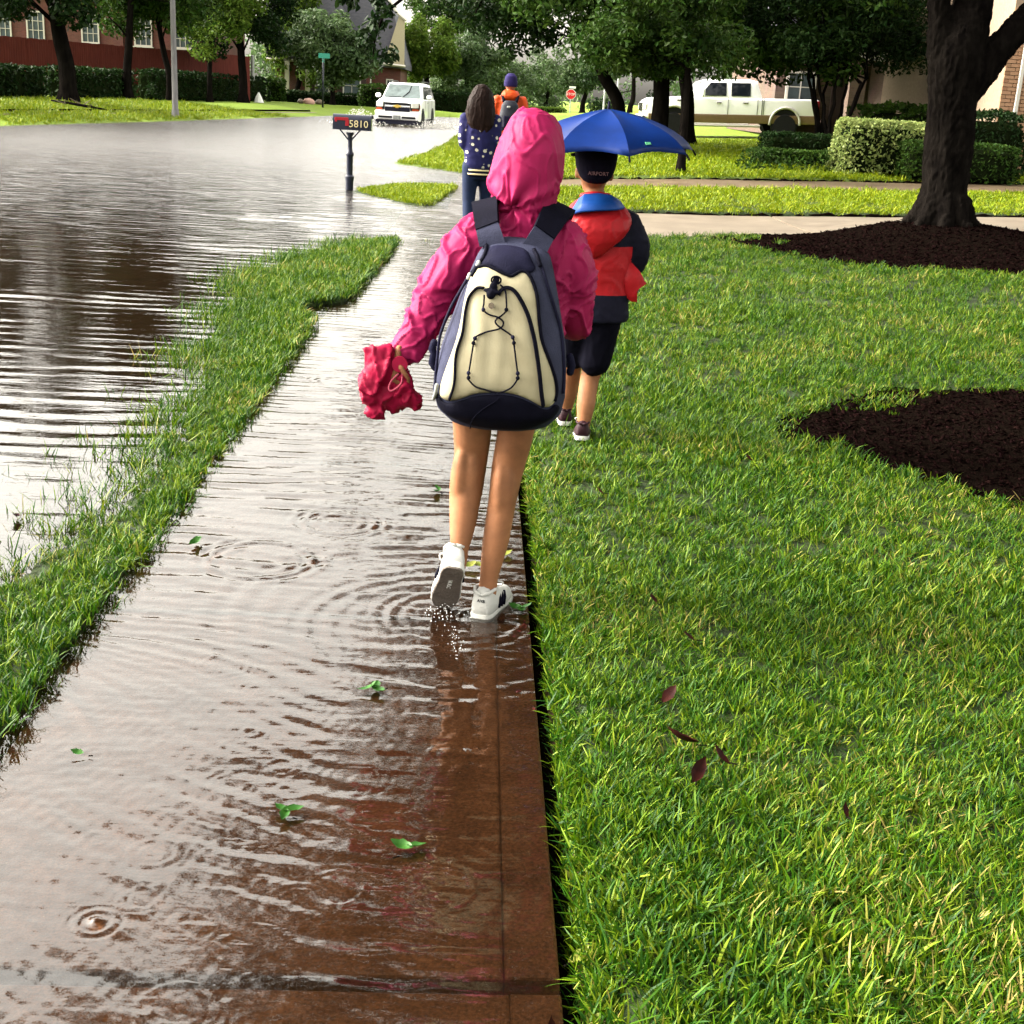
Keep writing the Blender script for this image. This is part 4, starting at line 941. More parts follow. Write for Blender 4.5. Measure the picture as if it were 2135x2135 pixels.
# ------------------------------------------------------------------ vehicles
M['paint'] = pm('white_car_paint', (.8, .8, .8), rough=.3, var=.03, coat=.6, scale=3)
M['paint_dirty'] = pm('white_paint_wet_side', (.40, .385, .35), rough=.35, var=.1, coat=.4, scale=4)
M['tan'] = pm('tan_lower_paint', (.13, .085, .045), rough=.35, var=.1, coat=.4)
M['carglass'] = pm('car_glass', (.006, .008, .012), rough=.05, var=.2, spec=.25)
M['windscreen'] = pm('windscreen_glass', (.09, .115, .115), rough=.08, var=.35, scale=3, spec=.3)
M['blackpl'] = pm('black_plastic', (.006, .006, .008), rough=.55, var=.2)
M['navypl'] = pm('dark_valance_plastic', (.008, .008, .018), rough=.5, var=.2)
M['chrome'] = pm('chrome', (.55, .55, .56), rough=.18, metal=1., var=.05)
M['lamp'] = pm('headlamp_lens', (.62, .60, .55), rough=.1, var=.1, coat=.8)
M['amber'] = pm('amber_lens', (.35, .06, .02), rough=.2)
M['redlens'] = pm('red_tail_lens', (.16, .004, .008), rough=.2, coat=.5)
M['gold'] = pm('gold_emblem', (.55, .38, .09), rough=.3, metal=.6, var=.05)
M['tyre'] = pm('tyre_rubber', (.008, .008, .009), rough=.8, var=.2)
M['rim'] = pm('wheel_alloy', (.35, .35, .36), rough=.3, metal=.8, var=.1)
def trap(y, zb, zt, hb, ht, r=.09, k=3):
    """rounded trapezoid cross-section at station y"""
    C = [(-hb, zb), (hb, zb), (ht, zt), (-ht, zt)]; out = []
    for i in range(4):
        p = Vector((*C[i], 0)); a = (Vector((*C[i-1], 0))-p); b = (Vector((*C[(i+1) % 4], 0))-p)
        rr_ = min(r, a.length*.45, b.length*.45); a.normalize(); b.normalize()
        for j in range(k+1):
            t = j/k; q = p+a*rr_*(1-t)**2+b*rr_*t**2; out.append((q.x, y, q.y))
    return out
def loft(st, r=.09): mb = MB(); mb.rings([trap(*s_, r=r) for s_ in st]); return mb
def slabquad(P, th):
    """four points -> thin solid panel pushed along its normal"""
    P = [Vector(p) for p in P]; n = (P[1]-P[0]).cross(P[3]-P[0]).normalized()*th
    return [p for p in P]+[p+n for p in P], [(3, 2, 1, 0), (4, 5, 6, 7)]+[(i, (i+1) % 4, (i+1) % 4+4, i+4) for i in range(4)]
def wheel(T, x, y, z, r, wd):
    s_ = 1 if x > 0 else -1
    w_ = MB().lathe((x, y, z), [(r*.62, -wd/2), (r*.93, -wd/2), (r, -wd/3), (r, wd/3), (r*.93, wd/2), (r*.62, wd/2)], 24, 'x').obj('wheel', M['tyre'], T, sharp=40, local=True)
    mb = MB().lathe((x+s_*wd*.18, y, z), [(r*.64, -.05), (r*.64, .05), (r*.55, .06), (r*.52, .02), (r*.16, .03), (r*.13, .06)], 20, 'x')
    for k in range(6):
        a = k*math.pi/3; mb.box((x+s_*wd*.32, y+r*.34*math.cos(a), z+r*.34*math.sin(a)), (.03, .09+.2*abs(math.cos(a))*r, .09+.2*abs(math.sin(a))*r))
    mb.obj('rim', M['rim'], w_, sharp=40, local=True)
def side_glass(T, name, sgn, ys, z0, z1, xof, mat, y_skew=(0, 0)):
    y0, y1 = ys
    P = [(xof(z0)*sgn, y0, z0), (xof(z0)*sgn, y1, z0), (xof(z1)*sgn, y1+y_skew[1], z1), (xof(z1)*sgn, y0+y_skew[0], z1)]
    if sgn < 0: P = P[::-1]
    return MB().add(*slabquad(P, .012)).obj(name, mat, T, local=True)
def suv():
    T = root('suv', (-3.82, 59.6, -.06), 'white SUV driving towards the viewer through the flooded street', 'car', rot=(0, 0, R(-5.5)))
    loft([(0, .5, .92, .86, .84), (.05, .42, 1.04, .95, .9), (.2, .38, 1.13, 1.0, .95), (.7, .36, 1.2, 1.02, .98), (1.35, .36, 1.27, 1.02, .98), (5.1, .38, 1.28, 1.02, .98), (5.22, .45, 1.2, .98, .95)]).obj('body', M['paint'], T, sharp=35, local=True)
    loft([(1.2, 1.2, 1.26, .93, .9), (1.95, 1.2, 1.88, .96, .76), (2.25, 1.2, 1.945, .97, .77), (3.6, 1.2, 1.955, .97, .77), (4.7, 1.2, 1.93, .97, .77), (5.05, 1.2, 1.84, .96, .75), (5.18, 1.2, 1.3, .95, .88)], .1).obj('cabin', M['paint'], T, sharp=40, local=True)
    MB().add(*slabquad([(-.84, 1.24, 1.285), (.84, 1.24, 1.285), (.69, 1.905, 1.845), (-.69, 1.905, 1.845)], .03)).obj('windscreen', M['windscreen'], T, local=True)
    wp = MB(); wp.tube([(.05, 1.24, 1.33), (.28, 1.5, 1.56), (.34, 1.84, 1.83)], .022, 5); wp.tube([(-.6, 1.22, 1.31), (-.05, 1.26, 1.34)], .015, 5); wp.obj('wiper', M['blackpl'], T, local=True)
    xo = lambda z: .975-(z-1.2)*.27
    for s_ in (1, -1):
        side_glass(T, 'side_window', s_, (1.75, 2.75), 1.33, 1.8, xo, M['carglass'], (.42, 0)); side_glass(T, 'side_window', s_, (2.85, 3.75), 1.33, 1.8, xo, M['carglass']); side_glass(T, 'side_window', s_, (3.87, 4.85), 1.35, 1.79, xo, M['carglass'], (0, -.15))
        m = MB().box((s_*1.17, 1.72, 1.36), (.24, .16, .2), 0, .05); m.obj('mirror', M['paint'], T, sharp=40, local=True)
        MB().box((s_*1.0, 1.76, 1.3), (.14, .06, .06)).obj('mirror_arm', M['blackpl'], T, local=True)
        MB().box((s_*.775, .052, .94), (.42, .14, .36), R(s_*14), .03).obj('headlight_surround', M['blackpl'], T, local=True)
        h = MB().box((s_*.77, .035, .99), (.36, .16, .27), R(s_*14), .04).obj('headlight', M['lamp'], T, sharp=40, local=True)
        MB().box((s_*.80, .04, .80), (.3, .14, .08), R(s_*14), .02).obj('lamp_trim', M['amber'], h, local=True)
        MB().box((s_*.96, .2, .93), (.05, .16, .2), R(s_*14), .02).obj('turn_signal', M['amber'], h, local=True)
        for y in (1.0, 4.15):
            wheel(T, s_*.905, y, .40, .40, .27)
            MB().lathe((s_*1.012, y, .42), [(.0, -.02*s_), (.47, -.02*s_), (.47, .006*s_), (.0, .006*s_)], 22, 'x').obj('wheel_arch', M['blackpl'], T, local=True)
        MB().tube([(s_*.72, 2.3, 1.99), (s_*.72, 2.5, 2.02), (s_*.72, 4.4, 2.02), (s_*.72, 4.6, 1.97)], .022, 6).obj('roof_rail', M['blackpl'], T, local=True)
        MB().box((s_*1.02, 2.35, 1.12), (.03, .16, .04)).obj('door_handle', M['chrome'], T, local=True)
        for y in (1.62, 2.8, 3.8): MB().box((s_*1.018, y, .86), (.006, .012, .78)).obj('door_seam', M['blackpl'], T, local=True)
    g_ = MB().box((0, -.005, 1.04), (1.12, .08, .10), 0, .02).obj('grille', M['blackpl'], T, local=True)
    MB().box((0, -.005, .80), (1.12, .08, .17), 0, .02).obj('lower_grille', M['navypl'], T, local=True)
    MB().box((0, -.02, .925), (1.18, .09, .07), 0, .02).obj('chrome_bar', M['chrome'], T, local=True)
    e = MB(); e.box((0, -.08, .925), (.34, .03, .075), 0, .008); e.box((0, -.083, .925), (.14, .03, .14), 0, .008); e.obj('emblem', M['gold'], T, local=True)
    loft([(-.06, .36, .68, .9, .92), (.02, .32, .72, 1.0, 1.0), (.3, .32, .72, 1.03, 1.03)], .05).obj('bumper', M['paint'], T, sharp=35, local=True)
    for s_ in (-1, 1): MB().box((s_*.52, -.06, .46), (.62, .05, .09), 0, .012).obj('bumper_slot', M['blackpl'], T, local=True)
    p = MB().box((0, -.085, .46), (.33, .03, .17), 0, .01).obj('licence_plate', pm('plate_grey', (.09, .10, .10), rough=.4, scale=16, col2=(.28, .29, .28)), T, local=True)
    MB().box((0, -.05, .37), (1.9, .05, .035), 0, .01).obj('bumper_lip', M['chrome'], T, local=True)
    loft([(-.04, .17, .345, .93, .95), (.1, .15, .345, 1.0, 1.0), (.35, .15, .345, 1.0, 1.0)], .03).obj('valance', M['navypl'], T, local=True)
suv()
def pickup():
    x, y = 5.75, 48.4; T = root('pickup_truck', (x, y, Zt(x, y)+.02), 'white crew-cab pickup truck with tan lower sides, parked by the porch house', 'truck', rot=(R(2.0), 0, R(-90)))
    loft([(0, .72, 1.05, .9, .88), (.06, .62, 1.22, .98, .92), (.25, .6, 1.32, 1.0, .95), (1.45, .6, 1.38, 1.0, .96), (4.18, .6, 1.36, 1.0, .98), (6.1, .62, 1.36, 1.0, .98), (6.18, .66, 1.32, .98, .96)]).obj('body', M['paint'], T, sharp=35, local=True)
    loft([(1.45, 1.3, 1.36, .92, .9), (2.05, 1.3, 1.92, .95, .76), (2.3, 1.3, 1.985, .96, .77), (3.7, 1.3, 1.985, .96, .77), (3.98, 1.3, 1.93, .95, .76), (4.14, 1.3, 1.4, .94, .86)], .1).obj('cabin', M['paint'], T, sharp=40, local=True)
    MB().add(*slabquad([(-.84, 1.52, 1.4), (.84, 1.52, 1.4), (.69, 2.02, 1.89), (-.69, 2.02, 1.89)], .03)).obj('windscreen', M['carglass'], T, local=True)
    xo = lambda z: .972-(z-1.3)*.285
    loft([(.12, .5, .78, 1.0, 1.015), (1.0, .5, .80, 1.01, 1.022), (6.1, .5, .80, 1.01, 1.022)], .03).obj('lower_side', M['tan'], T, sharp=35, local=True)
    for s_ in (1, -1):
        side_glass(T, 'side_window', s_, (1.92, 2.86), 1.42, 1.86, xo, M['carglass'], (.38, 0)); side_glass(T, 'side_window', s_, (3.04, 3.72), 1.42, 1.86, xo, M['carglass'])
        MB().box((s_*1.2, 1.98, 1.52), (.22, .14, .3), 0, .05).obj('mirror', M['paint'], T, sharp=40, local=True); MB().box((s_*1.02, 2.0, 1.46), (.2, .05, .05)).obj('mirror_arm', M['blackpl'], T, local=True)
        for yy in (1.02, 4.98):
            wheel(T, s_*.9, yy, .42, .42, .28)
            MB().lathe((s_*1.004, yy, .52), [(0, -.03*s_), (.5, -.03*s_), (.5, .004*s_), (0, .004*s_)], 24, 'x').obj('wheel_arch', M['blackpl'], T, local=True)
            MB().tube([(s_*1.025, yy+.54*math.cos(t), .52+.54*math.sin(t)) for t in np.linspace(-.1, math.pi+.1, 16)], .045, 6).obj('arch_flare', M['paint_dirty'], T, smooth=True, local=True)
        MB().tube([(s_*1.06, 1.75, .42), (s_*1.06, 4.1, .42)], .045, 8).obj('side_step', M['trim'], T, local=True)
        for yy in (2.6, 3.55): MB().box((s_*1.005, yy, 1.2), (.04, .2, .045), 0, .01).obj('door_handle', M['chrome'], T, local=True)
        for yy in (1.62, 2.93, 3.98, 4.2): MB().box((s_*1.0, yy, 1.05), (.012, .014, .62)).obj('door_seam', M['blackpl'], T, local=True)
        MB().box((s_*.94, 6.12, 1.1), (.12, .16, .42), 0, .03).obj('tail_light', M['redlens'], T, sharp=40, local=True)
        MB().box((s_*.78, .03, 1.0), (.34, .14, .26), 0, .04).obj('headlight', M['lamp'], T, sharp=40, local=True)
        MB().box((s_*.96, 1.3, 1.25), (.06, .36, .03)).obj('hood_vent', M['blackpl'], T, local=True)
    MB().box((0, -.01, 1.0), (1.1, .1, .34), 0, .03).obj('grille', M['chrome'], T, local=True)
    MB().box((0, -.06, .62), (2.0, .2, .26), 0, .05).obj('bumper', M['chrome'], T, sharp=40, local=True); MB().box((0, 6.24, .62), (1.9, .18, .22), 0, .05).obj('bumper', M['chrome'], T, sharp=40, local=True)
    MB().box((0, 5.18, 1.32), (1.7, 1.9, .06)).obj('bed_liner', M['blackpl'], T, local=True)
    MB().tube([(1.0, 4.14, .55), (1.0, 4.14, 1.38)], .012, 5).obj('trim_strip', M['blackpl'], T, local=True)
pickup()

# ------------------------------------------------------------------ mailbox, posts, signs
M['iron'] = pm('navy_black_cast_iron', (.010, .012, .024), rough=.4, var=.25, coat=.2)
M['redflag'] = pm('red_flag', (.25, .012, .02), rough=.5)
M['cream'] = pm('cream_numerals', (.55, .47, .28), rough=.5, var=.05)
def mailbox():
    x, y = -2.035, 20.6; z0 = float(zg(x, y)); T = root('mailbox', (x, y, -.03), 'dark mailbox with number 5810 on a turned post in the water', 'mailbox')
    prof = [(.062, -.15), (.062, .13), (.072, .16), (.072, .20), (.05, .225), (.05, .50), (.062, .515), (.062, .55), (.045, .575), (.036, .62), (.034, .80), (.06, .835), (.06, .86)]
    MB().lathe((x, y, 0), prof, 14).obj('post', M['iron'], T, sharp=40)
    b = MB(); b.add(*slabquad([(x-.17, y-.03, .9), (x-.03, y-.03, .74), (x-.03, y+.03, .74), (x-.17, y+.03, .9)], .02)); b.add(*slabquad([(x+.17, y-.03, .9), (x+.17, y+.03, .9), (x+.03, y+.03, .74), (x+.03, y-.03, .74)], .02)); b.obj('bracket', M['iron'], T)
    x0, x1, zb, zt, hw = -2.285, -1.742, .895, 1.125, .085; rs = []
    for q, sc in ((x0-.012, .98), (x0, 1), (x1, 1), (x1+.012, .98)):
        ring = [(q, y-hw*sc, zb), (q, y-hw*sc, zb+.13)]+[(q, y-hw*sc*math.cos(t), zb+.13+.1*math.sin(t)) for t in np.linspace(.2, math.pi-.2, 9)]+[(q, y+hw*sc, zb+.13), (q, y+hw*sc, zb)]
        rs.append(ring)
    bx = MB().rings(rs).obj('box', M['iron'], T, sharp=40)
    d = MB(); d.rings([[(q+x1+.014-x0 if False else x1+.014+k*.02, p[1], p[2]) for q, p in ((0, p) for p in rs[0])] for k in (0, 1)]); dr = d.obj('box_door', M['iron'], T, sharp=40)
    MB().box((x1+.045, y, 1.1), (.03, .05, .05), 0, .008).obj('door_latch', M['iron'], T)
    f = MB(); f.box((-2.16, y-hw-.008, 1.055), (.21, .008, .045), 0, .003); f.box((-2.075, y-hw-.009, 1.0), (.055, .008, .09), 0, .003); f.box((-2.245, y-hw-.008, 1.04), (.03, .009, .06)); f.obj('flag', M['redflag'], T)
    me = text_mesh('5810', .15, .002); o = mo('house_number', me, M['cream'], T); o.location = (-1.90, y-hw-.006, .985); o.rotation_euler = (R(90), 0, 0)
    return T
mailbox()
M['pole'] = pm('weathered_grey_pole', (.09, .085, .09), rough=.7, scale=6, col2=(.17, .165, .165), stretch=(4, 4, .4))
M['signgreen'] = pm('green_street_sign', (.05, .26, .20), rough=.4, var=.1)
M['signred'] = pm('stop_sign_red', (.42, .015, .02), rough=.4, var=.1)
M['white'] = pm('white_paint', (.6, .6, .57), rough=.5, var=.05)
M['galv'] = pm('galvanised_post', (.25, .26, .25), rough=.5, var=.15)
def light_pole():
    x, y = (-11.8692,52.0000,0.1597)[0], 52.; z0 = Zt(x, y); T = root('lamp_post', (x, y, z0), 'grey weathered lamp post on the far bank', 'lamp post')
    MB().lathe((x, y, z0-.1), [(.15, 0), (.14, .35), (.115, .4), (.105, 3), (.09, 6), (.075, 8.5)], 14).obj('post', M['pole'], T, sharp=40)
    MB().tube(spline([(x, y, z0+8.2), (x+.3, y, z0+8.9), (x+1.6, y, z0+9.1)], 6), .04, 8).obj('arm', M['pole'], T, smooth=True)
    MB().box((x+1.9, y, z0+9.08), (.7, .28, .14), 0, .05).obj('lamp_head', M['pole'], T, sharp=40)
light_pole()
def street_sign():
    x, y = (-10.2647,86.0000,0.3453)[0], 86.; z0 = Zt(x, y); T = root('street_sign', (x, y, z0), 'small green street-name sign on a dark post', 'sign')
    MB().lathe((x, y, z0-.1), [(.06, 0), (.055, 3.1)], 10).obj('post', M['iron'], T, smooth=True)
    MB().box((x+.06, y-.03, z0+3.12), (.72, .02, .3), 0, .008).obj('sign_plate', M['signgreen'], T)
    MB().box((x+.01, y+.05, z0+2.85), (.02, .9, .26), 0, .008).obj('sign_plate', M['signgreen'], T)
street_sign()
def stop_sign():
    x, y = (6.7442,105.0000,2.0142)[0], 105.; zc = (6.7442,105.0000,2.0142)[2]; z0 = Zt(x, y); T = root('stop_sign', (x, y, z0), 'small red stop sign far down the street', 'sign')
    MB().lathe((x, y, z0-.1), [(.04, 0), (.04, zc-z0+.3)], 8).obj('post', M['galv'], T)
    def octa(r, y0, y1): return [[(x+r*math.cos(R(22.5+45*k)), q, zc+r*math.sin(R(22.5+45*k))) for k in range(8)] for q in (y1, y0)]
    p = MB().rings(octa(.41, y-.07, y-.05)).obj('plate_border', M['white'], T); MB().rings(octa(.375, y-.085, y-.0701)).obj('sign_plate', M['signred'], T)
    me = text_mesh('STOP', .27, .003); o = mo('sign_text', me, M['white'], T); o.location = (x, y-.09, zc); o.rotation_euler = (R(90), 0, 0)
    MB().box((x+.1, y-.06, zc+.52), (.5, .02, .16)).obj('name_plate', M['white'], T)
stop_sign()
for (px, D, h, r, lab) in (((6.2512,70.0000,1.3595), 70, 2.6, .05, 'pale thin post, left of the pair by the oaks'), ((6.7180,68.0000,1.3988), 68, 2.1, .05, 'pale thin post, right of the pair by the oaks'), ((-15.0462,88.0000,0.8603), 88, 2.9, .12, 'short grey post beside the rightmost street tree')):
    x = px[0]; z0 = Zt(x, D); T = MB().lathe((x, float(D), z0-.1), [(r*1.1, 0), (r, .1), (r, h), (r*.6, h+.04)], 10).obj('pale_post', M['galv'], sharp=40); tag(T, lab, 'post')
def yard_bits():
    x, y = (-14.0022,84.0000,0.8465)[0], 84.; z0 = Zt(x, y); mb = MB(); mb.rings([[(x+.34*math.cos(a), y+.34*math.sin(a), z0-.03) for a in np.linspace(0, 5.5, 8)], [(x+.2*math.cos(a), y+.2*math.sin(a), z0+.3) for a in np.linspace(0, 5.5, 8)], [(x+.05*math.cos(a), y+.05*math.sin(a), z0+.6) for a in np.linspace(0, 5.5, 8)]])
    tag(mb.obj('yard_marker', M['white']), 'small white pointed marker on the far lawn', 'marker')
    r = random.Random(9)
    for i, (px, py) in enumerate((((-11.6645,90.0000,1.1175)[0], 90.), ((-11.0813,91.0000,0.9484)[0], 91.), ((-12.2972,90.0000,1.0827)[0], 90.5))):
        z0 = Zt(px, py); mb = MB(); mb.ell((px, py, z0+.14), (.42-.1*i, .3, .24-.04*i), 9, 6); mb.V = [(a+r.uniform(-.04, .04), b+r.uniform(-.04, .04), c+r.uniform(-.03, .03)) for a, b, c in mb.V]
        tag(mb.obj('garden_stone', pm('pink_stone', (.36, .22, .18), rough=.8, var=.2) if i == 0 else M['drive'], smooth=True), ('pinkish stone in front of the low far hedge', 'grey stone right of the street-sign post', 'grey stone left of the pinkish stone')[i], 'stone', 'stones along the far hedge')
yard_bits()
def fallen_branch():
    x, y = (-14.7328,50.0000,0.4238)[0], 49.; z0 = Zt(x, y); T = root('fallen_branch', (x, y, z0), 'fallen branch on the far lawn beneath the leftmost tree', 'branch'); mb = MB(); r = random.Random(3)
    mb.tube([(x-1.0, y+.3, z0+.25), (x-.3, y, z0+.2), (x+.6, y-.2, z0+.1), (x+1.1, y-.3, z0+.05)], [.03, .05, .05, .03], 6); mb.obj('limb', M['bark'], T, smooth=True)
    for k in range(5):
        a = r.uniform(-1, 1); MB().tube([(x+a*.8, y, z0+.15), (x+a*.8+r.uniform(-.5, .5), y-.5*r.random(), z0+.2+.2*r.random())], [.025, .008], 5).obj('twig', M['bark_pale'], T)
fallen_branch()
# spray thrown up by the car
def spray():
    g = np.random.default_rng(12); P = []; S = []
    def burst(c, sx, sy, h, n):
        for i in range(n):
            t = g.random(); P.append((c[0]+g.normal(0, sx)*(.4+t), c[1]+g.normal(0, sy), .02+h*(1-t)*g.random()**.8)); S.append(g.uniform(.008, .03))
    burst((-5.5, 59.6, 0), .42, .5, .75, 900); burst((-5.2, 58.9, 0), .3, .3, .4, 300); burst((-2.2, 60.0, 0), .7, .8, .38, 1000)
    P = np.array(P); S = np.array(S); n = len(P); o6 = np.array([(1, 0, 0), (-1, 0, 0), (0, 1, 0), (0, -1, 0), (0, 0, 1), (0, 0, -1)], float)
    V = (P[:, None, :]+o6[None]*S[:, None, None]).reshape(-1, 3); f = np.array([(0, 2, 4), (2, 1, 4), (1, 3, 4), (3, 0, 4), (2, 0, 5), (1, 2, 5), (3, 1, 5), (0, 3, 5)])
    F = (np.arange(n)[:, None, None]*6+f[None]).reshape(-1, 3)
    tag(mk('water_spray', V, F, pm('white_spray', (.5, .49, .46), rough=.3, var=.05), smooth=True), 'white spray thrown up round the SUV wheels', 'spray', kind='stuff')
spray()

# ------------------------------------------------------------------ people
from mathutils.geometry import delaunay_2d_cdt
M['skin'] = pm('skin', (.185, .082, .040), rough=.55, spec=.09, var=.3, scale=11, sss=.05, bump=.1, bscale=160)
M['skin_pale'] = pm('pale_skin', (.26, .14, .085), rough=.5, var=.1, scale=9, sss=.08)
M['pink'] = pm('pink_rain_shell', (.22, .009, .055), rough=.55, spec=.08, var=.16, scale=7, bump=.22, bscale=70, detail=7)
M['crimson'] = pm('crimson_nylon', (.19, .004, .025), rough=.5, spec=.08, var=.2, scale=12, bump=.2, bscale=60)
M['pinkcord'] = pm('pale_pink_cord', (.36, .06, .10), rough=.6)
M['slate'] = pm('slate_pack_nylon', (.026, .028, .050), rough=.7, spec=.05, var=.25, scale=18, bump=.35, bscale=260)
M['navy'] = pm('navy_pack_nylon', (.008, .008, .020), rough=.7, spec=.04, var=.25, scale=18, bump=.3, bscale=260)
M['black'] = pm('black_webbing', (.003, .003, .007), rough=.75, spec=.03, var=.25, scale=30, bump=.3, bscale=240)
M['canvas'] = pm('cream_pack_canvas', (.25, .22, .14), rough=.85, spec=.04, scale=7, col2=(.33, .30, .205), bump=.16, bscale=220)
M['shoe'] = pm('white_canvas_shoe', (.36, .36, .345), rough=.7, var=.08, scale=20, bump=.3, bscale=240)
M['sole'] = pm('grey_rubber_sole', (.085, .07, .06), rough=.6, var=.25, scale=25, bump=.5, bscale=120)
M['hairdark'] = pm('dark_hair', (.003, .0015, .0015), rough=.6, spec=.08, scale=30, col2=(.016, .007, .005), stretch=(6, 6, .5))
M['lace'] = pm('white_lace', (.42, .42, .40), rough=.7, var=.05)
def wrinkle(sc, amp, st=(1, 1, 1), seed=0.):
    o = Vector((seed, seed*1.7, seed*.3))
    def f(co, q):
        v = Vector((co.x*sc*st[0], co.y*sc*st[1], co.z*sc*st[2]))+o
        w_ = Vector((mnoise.noise(v*.6+Vector((9, 2, 4))), mnoise.noise(v*.6+Vector((3, 8, 1))), mnoise.noise(v*.6)))*.9
        r1 = 1-abs(mnoise.noise(v+w_))*2.2; r2 = 1-abs(mnoise.noise(v*2.1+w_*1.5+Vector((5, 5, 5))))*2.2
        n1 = mnoise.noise(v*.75+w_*.6); n2 = mnoise.noise(v*1.5+w_+Vector((1, 7, 3))); lo = mnoise.noise(v*.55+Vector((2, 2, 9)))
        return amp*(.75*lo+.75*math.exp(-(n1/.065)**2)+.5*math.exp(-(n2/.06)**2)-.25)
    return f
def torso(mb, st, n=22, p=2.4):
    """st: (cx, cy, cz, rx, ry) rings from below upwards"""
    rs = []
    for cx, cy, cz, rx, ry in st:
        ring = []
        for k in range(n):
            t = 2*math.pi*k/n; c, s_ = math.cos(t), math.sin(t)
            ring.append((cx+rx*math.copysign(abs(c)**(2/p), c), cy+ry*math.copysign(abs(s_)**(2/p), s_), cz))
        rs.append(ring)
    mb.rings(rs)
def limbs(mb, pts, rad, n=14): P = spline(pts, 5); m = len(P); mb.tube(P, np.interp(np.linspace(0, 1, m), np.linspace(0, 1, len(rad)), rad), n, dome=True)
def head(mb, c, h, face=1):
    """head of height h centred at c, looking along +y"""
    x, y, z = c
    mb.ell((x, y-.02*h, z+.08*h), (.36*h, .44*h, .42*h)); mb.ell((x, y+.10*h, z-.18*h), (.27*h, .32*h, .32*h))
    mb.tube([(x, y+.40*h, z+.06*h), (x, y+.50*h, z-.10*h), (x, y+.40*h, z-.13*h)], [.045*h, .075*h, .05*h], 8, dome=True)
    mb.ell((x, y+.38*h, z-.27*h), (.13*h, .07*h, .05*h), 10, 6)
    for s_ in (-1, 1):
        mb.ell((x+s_*.37*h, y+.02*h, z-.03*h), (.05*h, .10*h, .15*h), 8, 6); mb.ell((x+s_*.15*h, y+.36*h, z+.03*h), (.06*h, .04*h, .04*h), 8, 6)
def hand(mb, wrist, d, palm_n, L, curl=1.0, thumb=1):
    """five-fingered hand: d points to the fingertips, palm_n out of the palm"""
    W = Vector(wrist); d = Vector(d).normalized(); nrm = Vector(palm_n); nrm = (nrm-d*nrm.dot(d)).normalized(); s_ = d.cross(nrm)
    mb.tube([W-d*L*.1, W+d*L*.18, W+d*L*.46], [L*.15, L*.2, L*.21], 12, dome=True, flat=.55, up=nrm)
    for k, (o, ln) in enumerate(((-.17, .42), (-.06, .48), (.06, .45), (.17, .36))):
        p = W+d*L*.44+s_*o*L; P = [p]; a = .15
        for j in range(3): a += curl*(.55+.1*k*.3); P.append(P[-1]+(d*math.cos(a)+nrm*math.sin(a))*ln*L*(.42, .32, .26)[j])
        mb.tube(P, [L*.056, L*.054, L*.05, L*.042], 8, dome=True)
    p = W+d*L*.14+s_*thumb*(-.17)*L; P = [p, p+(-s_*thumb*.5+d*.6+nrm*.5)*L*.2]; P.append(P[-1]+(d*.75+nrm*.7)*L*.16); P.append(P[-1]+(d*.6+nrm*.7+s_*thumb*.4)*L*.13)
    mb.tube(P, [L*.075, L*.068, L*.06, L*.048], 8, dome=True)
def ribbon(mb, rows, th, n0=None):
    """rows of (left, right) points -> thin strap"""
    rows = [(Vector(a), Vector(b)) for a, b in rows]; rs = []
    for i, (a, b) in enumerate(rows):
        a2, b2 = rows[min(i+1, len(rows)-1)]; a1, b1 = rows[max(i-1, 0)]
        t = ((a2+b2)-(a1+b1)); nn = (b-a).cross(t).normalized()*th/2
        rs.append([a+nn, a.lerp(b, .1)+nn*1.6, a.lerp(b, .9)+nn*1.6, b+nn, b-nn, a-nn])
    mb.rings(rs)
